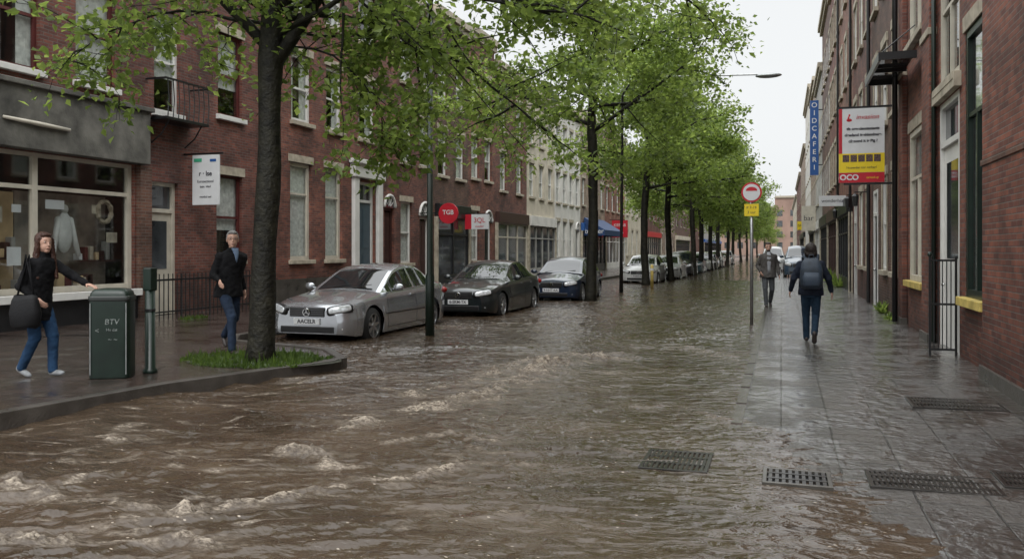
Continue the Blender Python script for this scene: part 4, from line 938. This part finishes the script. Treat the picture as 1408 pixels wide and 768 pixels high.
    for wy in wheels:
        for sx in (1,-1):
            prof=[(R-.11,.0),(R-.10,.02),(R-.02,.02),(R,.05),(R,.17),(R-.02,.2),(R-.1,.2)]
            mb2=MB(); rings=[]
            for (rr,dx) in prof: rings.append([(sx*(.865-dx),wy+rr*cos(2*pi*k/28),R+rr*sin(2*pi*k/28)) for k in range(28)])
            mb2.rings(rings,cap=False); tyre=part(mb2,'wheel',RUBBER,car,smooth=True)
            mr=MB(); mr.cyl((sx*.80,wy,R),R-.1,sx*.012,28,'x')
            rings=[[(sx*(.862-dx),wy+rr*cos(2*pi*k/28),R+rr*sin(2*pi*k/28)) for k in range(28)] for rr,dx in ((R-.105,.0),(R-.125,.0),(R-.13,.06))]
            sp=MB().rings(rings,cap=False)
            for k in range(7):
                a=2*pi*k/7+.2; c,s=cos(a),sin(a); t=(-s,c)
                pts=[]
                for rr,ww in ((.035,.03),(R-.12,.022)):
                    for q in (-1,1): pts.append((wy+c*rr+t[0]*ww*q,R+s*rr+t[1]*ww*q))
                v=[(sx*.852,p[0],p[1]) for p in pts]+[(sx*.82,p[0],p[1]) for p in pts]
                sp.add(v,[(0,1,3,2),(4,6,7,5),(0,4,5,1),(2,3,7,6),(0,2,6,4),(1,5,7,3)])
            sp.cyl((sx*.825,wy,R),.05,sx*.035,14,'x')
            part(sp,'rim',RIM,tyre); part(mr,'brake_disc',BLACK,tyre)
            part(MB().cyl((sx*.55,wy,R),AR-.01,sx*.06,24,'x'),'wheel_housing',BLACK,car)
    for sx in (1,-1):
        rot=Matrix.Rotation(radians(sx*30),3,'Z')@Matrix.Rotation(radians(-16),3,'X')@Matrix.Rotation(radians(-sx*9),3,'Y')
        part(MB().ell((sx*.585,-L+.12,.655),(.235,.085,.088),rot,24,14,e=.5),'lamp_surround',BLACK,car,smooth=True)
        o=part(MB().ell((sx*.588,-L+.112,.655),(.215,.090,.070),rot,24,14,e=.5),'headlight',HLM,car,smooth=True)
        part(MB().ell((sx*.50,-L+.028,.650),(.048,.03,.048)),'lamp',CHROME,o,smooth=True)
        part(MB().ell((sx*.64,-L+.09,.660),(.04,.03,.04)),'lamp',DCHR,o,smooth=True)
        part(MB().ell((sx*.60,-L+.065,.33),(.085,.03,.045)),'fog_light',HLM,car,smooth=True)
        part(MB().ell((sx*.66,L-.1,.82),(.16,.07,.085)),'tail_light',M('tail_lens',(.25,.01,.01),.15),car,smooth=True)
        mm=MB(); mm.ell((sx*.97,-.62,1.0),(.11,.055,.07)); mm.box(sx*.84,sx*.92,-.64,-.58,.95,.98); part(mm,'mirror',paint,car,smooth=True)
        for hy in (.25,1.1):
            z=.83; part(MB().box(sx*(sidex(hy,z)-.005),sx*(sidex(hy,z)+.025),hy-.1,hy+.08,z-.015,z+.015),'door_handle',paint,car,bevel=.006)
        sm_=MB()
        for dy,za in ((-.85,.28),(.42,.25),(1.18,.72)):
            P=[(sx*(sidex(dy,z)-.0015),dy+(.0 if dy<1 else .12*(1-z)),z) for z in np.linspace(za,float(zb(dy))-.01,10)]
            sm_.tube(P,.006,4)
        P=[(sx*(sidex(y,.3)-.001),y,.27) for y in np.linspace(-.85,.9,14)]; sm_.tube(P,.006,4)
        part(sm_,'door_seam',BLACK,car)
        P=[(sx*(sidex(y,float(zb(y)))*.995+.004),y,float(zb(y))-.004) for y in np.linspace(-.85,rb+.1,16)]; part(MB().tube(P,.009,5),'window_trim',CHROME,car)
        P=[(sx*(sidex(y,.52)+.001),y,.52) for y in np.linspace(-.95,.88,12)]; part(MB().tube(P,.014,5),'side_moulding',BLACK,car)
    yf=-L-.005
    gm=MB(); gm.box(-.35,.35,yf-.01,yf+.06,.535,.69); g=part(gm,'grille',BLACK,car,bevel=.015)
    gs=MB()
    for k in range(4): gs.box(-.34,.34,yf-.016,yf-.008,.552+.034*k,.559+.034*k)
    gs.box(-.37,.37,yf-.018,yf-.004,.69,.706)
    part(gs,'slats',DCHR,g)
    em=MB(); nn=20; em.tube([(.065*cos(2*pi*k/nn),yf-.026,.615+.065*sin(2*pi*k/nn)) for k in range(nn+1)],.010,6)
    for a in (90,210,330): em.tube([(0,yf-.026,.615),(.065*cos(radians(a)),yf-.026,.615+.065*sin(radians(a)))],.008,4)
    part(em,'emblem',CHROME,car)
    part(MB().box(-.54,.54,yf-.004,yf+.08,.255,.37),'air_intake',BLACK,car,bevel=.015)
    pl=part(MB().box(-.26,.26,yf-.022,yf-.002,.40,.51),'number_plate',SIGNW,car,bevel=.003); text(plate,.1,(0,yf-.025,.455),FACE,SIGNT,pl,bold=.002)
    part(MB().box(-.26,.26,L-.02,L+.012,.6,.71),'number_plate',YELLOWB,car)
    part(MB().tube([(-.5,-.93,.99),(0.05,-.80,1.06)],.008,4),'wiper',BLACK,car); part(MB().tube([(.0,-.93,.99),(.5,-.82,1.05)],.008,4),'wiper',BLACK,car)
    return car
def paint(name,c,metal=.0,rough=.28): return M(name,c,rough,metal,var=.06,scale=1.5,coat=1)
SILVER=paint('silver_paint',(.48,.50,.53),.7,.18); DARKG=paint('dark_green_grey_paint',(.010,.015,.017),.18); DBLUE=paint('dark_blue_paint',(.012,.022,.046),.18)
make_car('silver saloon car with wet bonnet parked nearest on the left','sedan',SILVER,'AACELR',(-7.98,15.25,-.12))
c2=make_car('dark saloon car parked directly behind the silver car','sedan',DARKG,'6-SKM-TX',(-7.45,21.15,-.12))
c3=make_car('dark blue hatchback parked beside the slim tree trunk','hatch',DBLUE,'9-NHT-KA',(-6.87,27.3,-.12))
CG='cars parked along the left kerb'
for i,(src,x,y,c,l,sc) in enumerate([(c3,-6.55,42.0,(.55,.56,.56),'small white car parked beyond the yellow bollard',(1,1,1)),(c2,-6.2,48.5,(.40,.41,.42),'pale silver car parked second beyond the dark blue hatchback',(1,1,1)),(c3,-6.1,54.5,(.02,.02,.022),'small black car parked past the pale silver car',(1,1,1.1)),
    (c2,-6.1,61,(.05,.10,.12),'teal grey car parked far down the left kerb',(1,1,1)),(c3,-6.0,67,(.45,.45,.44),'distant light grey car parked on the left',(1,1,1.05)),(c2,-6,73.5,(.03,.03,.035),'distant dark saloon parked on the left',(1,1,1)),(c3,-6,80,(.5,.5,.5),'distant white hatchback parked on the left',(1,1,1.1)),(c2,-5.9,88,(.12,.02,.02),'distant dark red car parked on the left',(1,1,1)),(c3,-5.9,96,(.3,.3,.3),'farthest grey car parked on the left',(1,1,1.1))]):
    p=paint('car_paint_%s'%'abcdefghijk'[i],c); dup(src,(x,y,-.12),0,l,CG,sc,{'body':p,'mirror':p,'door_handle':p})
for i,(src,x,y,c,l,sc) in enumerate([(c3,.95,52,(.03,.06,.10),'dark blue van standing on the far right pavement',(1,1.05,1.3)),(c3,-.6,64,(.6,.6,.6),'white van facing the camera in the far roadway',(1,1.1,1.3)),(c2,-1.2,92,(.1,.1,.1),'dark car in the far roadway',(1,1,1)),(c3,-.8,120,(.5,.5,.5),'farthest pale car in the roadway',(1,1,1.1))]):
    p=paint('van_paint_%s'%'abcd'[i],c); dup(src,(x,y,-.1),0,l,'vehicles at the far right of the street',sc,{'body':p,'mirror':p,'door_handle':p})

# ------------------------------------------------------------------ people
SKIN=M('skin',(.46,.27,.20),.5,var=.08,scale=20)
def rem(o, vox, smooth=3, disp=0, ds=.1):
    r=o.modifiers.new('r','REMESH'); r.mode='VOXEL'; r.voxel_size=vox; r.use_smooth_shade=True
    s=o.modifiers.new('s','SMOOTH'); s.iterations=smooth; s.factor=.5
    if disp:
        t=bpy.data.textures.new('folds','CLOUDS'); t.noise_scale=ds; d=o.modifiers.new('d','DISPLACE'); d.texture=t; d.strength=disp; d.mid_level=.5
def loft(mb, R, n=20):
    mb.rings([[(cx+rx*cos(2*pi*k/n), cy+ry*sin(2*pi*k/n)*(1), z) for k in range(n)] for cx,cy,z,rx,ry in R])
def hand(mb, wr, d, side, curl=.5, palmn=None):
    wr=Vector(wr); d=Vector(d).normalized(); t=Vector(palmn) if palmn else Vector((side,0,0)); t=(t-d*t.dot(d)).normalized(); u=d.cross(t)
    rot=Matrix((u,t,d)).transposed()
    mb.ell(wr+d*.05,(.042,.018,.055),rot,12,8)
    for k,(o,L) in enumerate([(-.03,.07),(-.01,.08),(.01,.075),(.03,.058)]):
        p=wr+d*.088+u*o; d1=(d+t*curl*.5).normalized(); p1=p+d1*L*.5; d2=(d+t*curl*1.6).normalized(); p2=p1+d2*L*.5
        mb.limb(p,p1,.0095,.009,6); mb.limb(p1,p2,.009,.0075,6)
    p=wr+d*.03-u*.035; p1=p+(d*.7-u*.7+t*.3).normalized()*.035; p2=p1+(d+t*.5-u*.1).normalized()*.03
    mb.limb(p,p1,.012,.010,6); mb.limb(p1,p2,.010,.008,6)
def person(label, loc, rz, J, top, legs, shoe, hair, hairstyle, H=1.74, hyaw=0, hpitch=0, shirt=None, glasses=False, wide=1.0, long_coat=0, curl=.5, open_front=False, beard=False, closed=False, bulk=0, fs=1.0):
    root=thing('person',label,'person',loc,rz,None,local=True); k=H/1.74; root.scale=(k,k,k)
    V=Vector; pel=V(J['pel']); nk=V(J['nk']); 
    def tor(z): t=(z-pel.z)/(nk.z-pel.z); return pel.lerp(nk,t)
    def rings(ex, zs):
        R=[]
        for z,rx,ry in zs: c=tor(z); R.append((c.x,c.y,z,(rx+ex)*wide,(ry+ex)*wide))
        return R
    TR=[(.80,.12,.09),(.88,.155,.105),(.98,.14,.095),(1.08,.132,.09),(1.2,.145,.1),(1.32,.158,.105),(1.38,.148,.095),(1.43,.105,.078),(1.48,.062,.058)]
    hc=nk+V((0,-.015,.145))+V(J.get('hoff',(0,0,0)))
    b=MB(); loft(b,rings(0,TR[:7])); b.limb(nk-V((0,0,.09)),hc-V((0,0,.05)),.058,.052)
    HR=Matrix.Rotation(hyaw,3,'Z')@Matrix.Rotation(hpitch,3,'X'); q=1.08
    def hp(x,y,z): return hc+HR@V((x*q,y*q,z*q))
    E=lambda c,r,nu=16,nv=12: b.ell(hp(*c),tuple(v*q for v in r),HR,nu,nv)
    E((0,.012,.022),(.074,.091,.093)); E((0,-.012,-.035),(.060,.070,.070)); E((0,-.048,-.082),(.030,.030,.026))
    b.limb(hp(0,-.076,.012),hp(0,-.094,-.022),.008,.012,8); E((0,-.078,-.055),(.022,.010,.010),10,6)
    for s in (1,-1): E((s*.075,.01,-.008),(.009,.018,.029),8,6)
    for s,c in ((1,'L'),(-1,'R')):
        sh,el,wr=V(J['sh'+c]),V(J['el'+c]),V(J['wr'+c]); b.limb(sh,el,.046,.038); b.limb(el,wr,.037,.026); d=J.get('hd'+c); d=V(d) if d else (wr-el)
        hand(b,wr,d,-s,J.get('curl'+c,curl),J.get('pn'+c))
        hi,kn,an=V(J['hi'+c]),V(J['kn'+c]),V(J['an'+c]); b.limb(hi,kn,.08,.055); b.limb(kn,an,.054,.035)
    body=part(b,'body',SKIN,root); rem(body,.0065,4)
    t=MB(); loft(t,rings(.012,TR[:3]+[(1.02,.138,.093)]))
    for c in 'LR':
        hi,kn,an=V(J['hi'+c]),V(J['kn'+c]),V(J['an'+c]); t.limb(hi,kn,.10,.072,16); t.limb(kn,an,.070,.058,16)
    rem(part(t,'trousers',legs,root),.011,4,.016,.05)
    j=MB()
    if long_coat: zs=[(.84-long_coat,.19,.15),(.84-long_coat*.5,.175,.13)]+TR[1:8]
    elif open_front: zs=[(.80,.17,.115)]+TR[1:8]
    else: zs=[(.84,.15,.105)]+TR[1:8]
    loft(j,rings(.03+bulk,zs))
    for c in 'LR':
        sh,el,wr=V(J['sh'+c]),V(J['el'+c]),V(J['wr'+c]); j.limb(sh,el,.062+bulk,.055+bulk*.6,14); j.limb(el,el.lerp(wr,.97),.053+bulk*.6,.042,14)
        j.limb(tor(1.46)+V((0,0,-.005)),sh+V((0,0,-.008)),.060,.064+bulk,14)
    loft(j,[(tor(1.42).x,tor(1.42).y,1.42,.09,.08),(tor(1.48).x,tor(1.48).y,1.48,.070,.068),(tor(1.5).x,tor(1.5).y,1.515,.068,.066)])
    rem(part(j,'jacket',top,root),.011,4,.024,.07)
    if shirt:
        s_=MB(); R=[]
        prof=((1.30,.006,.146),(1.37,.022,.143),(1.42,.032,.126),(1.46,.038,.108),(1.505,.048,.074)) if closed else ((.92,.035,.125),(1.05,.04,.122),(1.2,.05,.128),(1.34,.055,.128),(1.42,.05,.105),(1.5,.048,.074))
        for z,wd_,yy in prof:
            c_=tor(z); R.append([(c_.x+wd_*cos(a)*1.0,c_.y-(yy*wide)-bulk-.010*sin(a)+.002,z) for a in [0,pi/4,pi/2,3*pi/4,pi]]+[(c_.x-wd_*.9,c_.y-yy+.03,z),(c_.x+wd_*.9,c_.y-yy+.03,z)])
        s_.rings(R); part(s_,'shirt',shirt,root,smooth=True)
    for c in 'LR':
        an=V(J['an'+c]); fd=V(J.get('fd'+c,(0,-1,0))).normalized(); up=V((0,0,1)); sd=fd.cross(up).normalized(); u2=sd.cross(fd)
        rot=Matrix((sd,fd,u2)).transposed(); s_=MB()
        base=an-u2*.045; s_.ell(base+fd*.07*fs,(.043*fs,.125*fs,.034),rot,12,8); s_.ell(base-fd*.01+u2*.02,(.040,.055,.052),rot,12,8); s_.ell(base+fd*.12*fs-u2*.007,(.045*fs,.065*fs,.028),rot)
        o=part(s_,'shoe',shoe,root); rem(o,.009,2)
    hm=MB(); HE=lambda c,r: hm.ell(hp(*c),tuple(v*q for v in r),HR,16,10)
    if hairstyle=='short':
        HE((0,.032,.044),(.079,.086,.086)); HE((0,-.03,.094),(.06,.048,.026))
        for s in (1,-1): HE((s*.066,.03,.012),(.015,.045,.045))
    elif hairstyle=='bob':
        HE((0,.03,.03),(.09,.095,.10)); HE((0,.05,-.05),(.085,.06,.07))
        for s in (1,-1): HE((s*.07,.02,-.03),(.025,.05,.075))
    else:
        HE((0,.032,.044),(.086,.098,.090)); HE((0,-.028,.092),(.062,.05,.026))
        for s in (1,-1): hm.limb(hp(s*.074,-.005,.05),hp(s*.088,.005,-.13),.028,.042); hm.limb(hp(s*.088,.005,-.13),hp(s*.105,-.06,-.38),.044,.024)
        hm.limb(hp(0,.07,0),hp(0,.12,-.33),.08,.07)
    rem(part(hm,'hair',hair,root),.008,2,.018,.016)
    for s in (1,-1):
        e=part(MB().ell(hp(s*.031,-.0705,.014),(.012,.009,.006),HR,8,6),'eye',EYEW,root,smooth=True); part(MB().ell(hp(s*.031,-.0785,.014),(.0065,.003,.006),HR,6,4),'iris',BLACK,e)
        part(MB().limb(hp(s*.017,-.080,.036),hp(s*.047,-.072,.036),.0035,.002,5),'eyebrow',hair,root)
    part(MB().ell(hp(0,-.0865,-.055),(.020,.005,.0045),HR,8,5),'mouth',M('lips',(.28,.11,.095),.5),root,smooth=True)
    if beard: part(MB().ell(hp(0,-.045,-.085),(.05,.045,.04),HR),'beard',hair,root,smooth=True)
    if glasses:
        g=MB()
        for s in (1,-1): g.tube([hp(s*.032+.022*cos(a),-.088,.014+.016*sin(a)) for a in [2*pi*i/12 for i in range(13)]],.0015,4); g.tube([hp(s*.053,-.086,.018),hp(s*.076,.01,.018)],.002,4)
        g.tube([hp(-.01,-.089,.018),hp(.01,-.089,.018)],.002,4); part(g,'glasses',BLACK,root)
    return root, hp
JEAN=M('blue_jeans',(.018,.028,.050),.85,var=.35,scale=7,bump=.3,spec=.15); DJEAN=M('dark_jeans',(.016,.032,.055),.85,var=.3,scale=7,bump=.3,spec=.15)
BLK=M('black_cloth',(.009,.009,.010),.9,var=.4,scale=8,bump=.2,spec=.12); NVY=M('navy_jacket',(.012,.016,.028),.8,var=.3,bump=.2,spec=.2); GREYC=M('grey_jacket',(.075,.07,.066),.8,var=.3,bump=.2,spec=.2)
HB=M('brown_hair',(.045,.018,.011),.5,var=.5,scale=40,spec=.3); HG=M('grey_hair',(.20,.195,.19),.7,var=.4,scale=60); HD=M('dark_hair',(.02,.013,.01),.6,var=.3,scale=40)
WSH=M('pale_grey_trainers',(.22,.23,.24),.6,var=.3,scale=20); BSH=M('dark_shoes',(.03,.022,.02),.45)
def base(): return dict(pel=(0,0,.92),nk=(0,0,1.48),shL=(.172,0,1.375),shR=(-.172,0,1.375),elL=(.225,.03,1.10),elR=(-.225,.03,1.10),wrL=(.235,-.04,.87),wrR=(-.235,-.04,.87),
    hiL=(.085,0,.88),hiR=(-.085,0,.88),knL=(.1,-.03,.49),knR=(-.1,-.03,.49),anL=(.1,.02,.085),anR=(-.1,.02,.085))
J=base(); J.update(nk=(.02,-.06,1.48),shL=(.19,-.04,1.37),shR=(-.155,-.05,1.375),elL=(.245,.14,1.14),wrL=(.26,.05,.90),elR=(-.235,.0,1.12),wrR=(-.27,-.24,1.05),hdR=(-.15,-.7,-.5),
   knL=(.1,.02,.49),anL=(.14,.40,.21),fdL=(0,-.6,-.8),knR=(-.10,-.28,.53),anR=(-.14,-.36,.085))
person('grey haired man in black jacket and jeans walking beside the big tree',(-7.72,10.4,.1),radians(-35),J,BLK,JEAN,BSH,HG,'short',1.76,hyaw=radians(60),shirt=M('blue_shirt',(.09,.13,.20),.8),glasses=True,wide=1.05,open_front=True,closed=True,bulk=.014) if False else person('grey haired man in black jacket and jeans walking beside the big tree',(-7.72,10.4,.1),radians(64),J,BLK,JEAN,BSH,HG,'short',1.76,hyaw=radians(-26),shirt=M('blue_shirt',(.09,.13,.20),.8),glasses=True,wide=1.05,open_front=True,closed=True,bulk=.014)
J=base(); J.update(nk=(0,-.08,1.465),shL=(.15,-.09,1.365),shR=(-.15,-.04,1.365),elL=(.18,-.33,1.22),wrL=(.14,-.57,1.12),hdL=(0,-1,-.25),pnL=(0,0,-1),curlL=.25,
   elR=(-.21,.05,1.10),wrR=(-.18,-.14,.95),knL=(.08,-.14,.50),anL=(.08,-.14,.085),knR=(-.08,-.03,.48),anR=(-.08,.16,.12),fdR=(0,-.93,-.36),fdL=(0,-1,.05))
person('woman with long brown hair in black coat reaching a hand to the litter bin',(-8.38,7.7,.1),radians(94),J,BLK,M('bright_jeans',(.018,.045,.095),.8,var=.4,scale=7,bump=.3,spec=.15),WSH,HB,'long',1.70,hyaw=radians(-20),wide=.98,curl=.7,long_coat=.16,bulk=.008,fs=.88)
J=base(); J.update(elL=(.29,.03,1.13),wrL=(.34,-.10,.92),elR=(-.29,.02,1.13),wrR=(-.34,-.06,.91),knL=(.08,-.12,.49),anL=(.07,-.18,.085),knR=(-.08,-.02,.48),anR=(-.05,.24,.19),fdR=(0,-.5,-.85))
person('person in navy jacket and jeans with a backpack walking away on the right pavement',(.46,14.75,float(pz(.46,14.75))),radians(180),J,NVY,DJEAN,BSH,HD,'bob',1.64,wide=1.08,bulk=.018)
J=base(); J.update(elL=(.25,.02,1.12),wrL=(.28,-.05,.88),elR=(-.27,.08,1.13),wrR=(-.22,-.10,.96),knL=(.1,-.02,.48),anL=(.08,.16,.14),fdL=(0,-.8,-.6),knR=(-.1,-.14,.5),anR=(-.08,-.18,.085))
person('man in grey open jacket and pale shirt walking towards the camera by the kerb',(-.36,24.2,.02),radians(10),J,GREYC,M('grey_jeans',(.05,.055,.06),.85),BSH,HD,'short',1.76,shirt=M('grey_shirt',(.26,.27,.29),.8),wide=1.12,open_front=True,beard=True,bulk=.01)
z0=float(pz(.46,14.75))
bk=thing('backpack','dark blue backpack worn by the person walking away','backpack',(.46,14.75,z0),local=True)
mb=MB(); R=[]
for z,w_,d_ in ((.90,.12,.06),(.93,.165,.11),(1.05,.18,.145),(1.2,.175,.145),(1.33,.15,.12),(1.41,.10,.06)): R.append([(w_*np.sign(cos(a))*abs(cos(a))**.6,-.19-d_*.5+d_*.75*np.sign(sin(a))*abs(sin(a))**.6,z) for a in [2*pi*k/20 for k in range(20)]])
NB=M('backpack_cloth',(.022,.034,.052),.6,var=.4,bump=.3,scale=9)
mb.rings(R); part(mb,'main_bag',NB,bk,smooth=True)
mb=MB(); R=[]
for z,w_,d_ in ((.95,.10,.02),(.98,.13,.05),(1.1,.135,.06),(1.18,.11,.02)): R.append([(w_*np.sign(cos(a))*abs(cos(a))**.6,-.36+d_*np.sign(sin(a))*abs(sin(a))**.6*.8,z) for a in [2*pi*k/16 for k in range(16)]])
mb.rings(R); part(mb,'front_pocket',M('backpack_pocket',(.035,.052,.078),.6),bk,smooth=True)
part(MB().tube([(-.04,-.2,1.41),(-.03,-.2,1.46),(.03,-.2,1.46),(.04,-.2,1.41)],.01,6),'grab_handle',NB,bk)
for s in (1,-1): part(MB().tube([(s*.09,-.14,1.33),(s*.11,-.03,1.46),(s*.12,.09,1.41),(s*.12,.16,1.25),(s*.15,.08,1.05),(s*.14,-.14,1.0)],.02,6),'strap',NB,bk,smooth=True)
bg_=thing('shoulder_bag','black shoulder bag hanging at the side of the brown haired woman','bag',(-8.38,7.7,.1),radians(94),local=True)
mb=MB(); R=[]
for z,w_,d_ in ((.60,.13,.05),(.63,.18,.07),(.78,.20,.075),(.92,.17,.055),(.97,.15,.03)): R.append([(-.26+d_*np.sign(cos(a))*abs(cos(a))**.7+.01*sin(3*a),-.07+w_*np.sign(sin(a))*abs(sin(a))**.7,z+.015*sin(2*a)) for a in [2*pi*k/20 for k in range(20)]])
mb.rings(R); part(mb,'bag',M('black_leather',(.009,.009,.010),.6,bump=.2,spec=.2),bg_,smooth=True)
for d in (0,.05): part(MB().tube([(-.26,-.19,.96),(-.26,-.15,1.15),(-.19,-.06+d,1.435),(-.26,-.02,1.15),(-.26,.04,.96)],.012,6),'strap',BLK,bg_,smooth=True)
print('done')
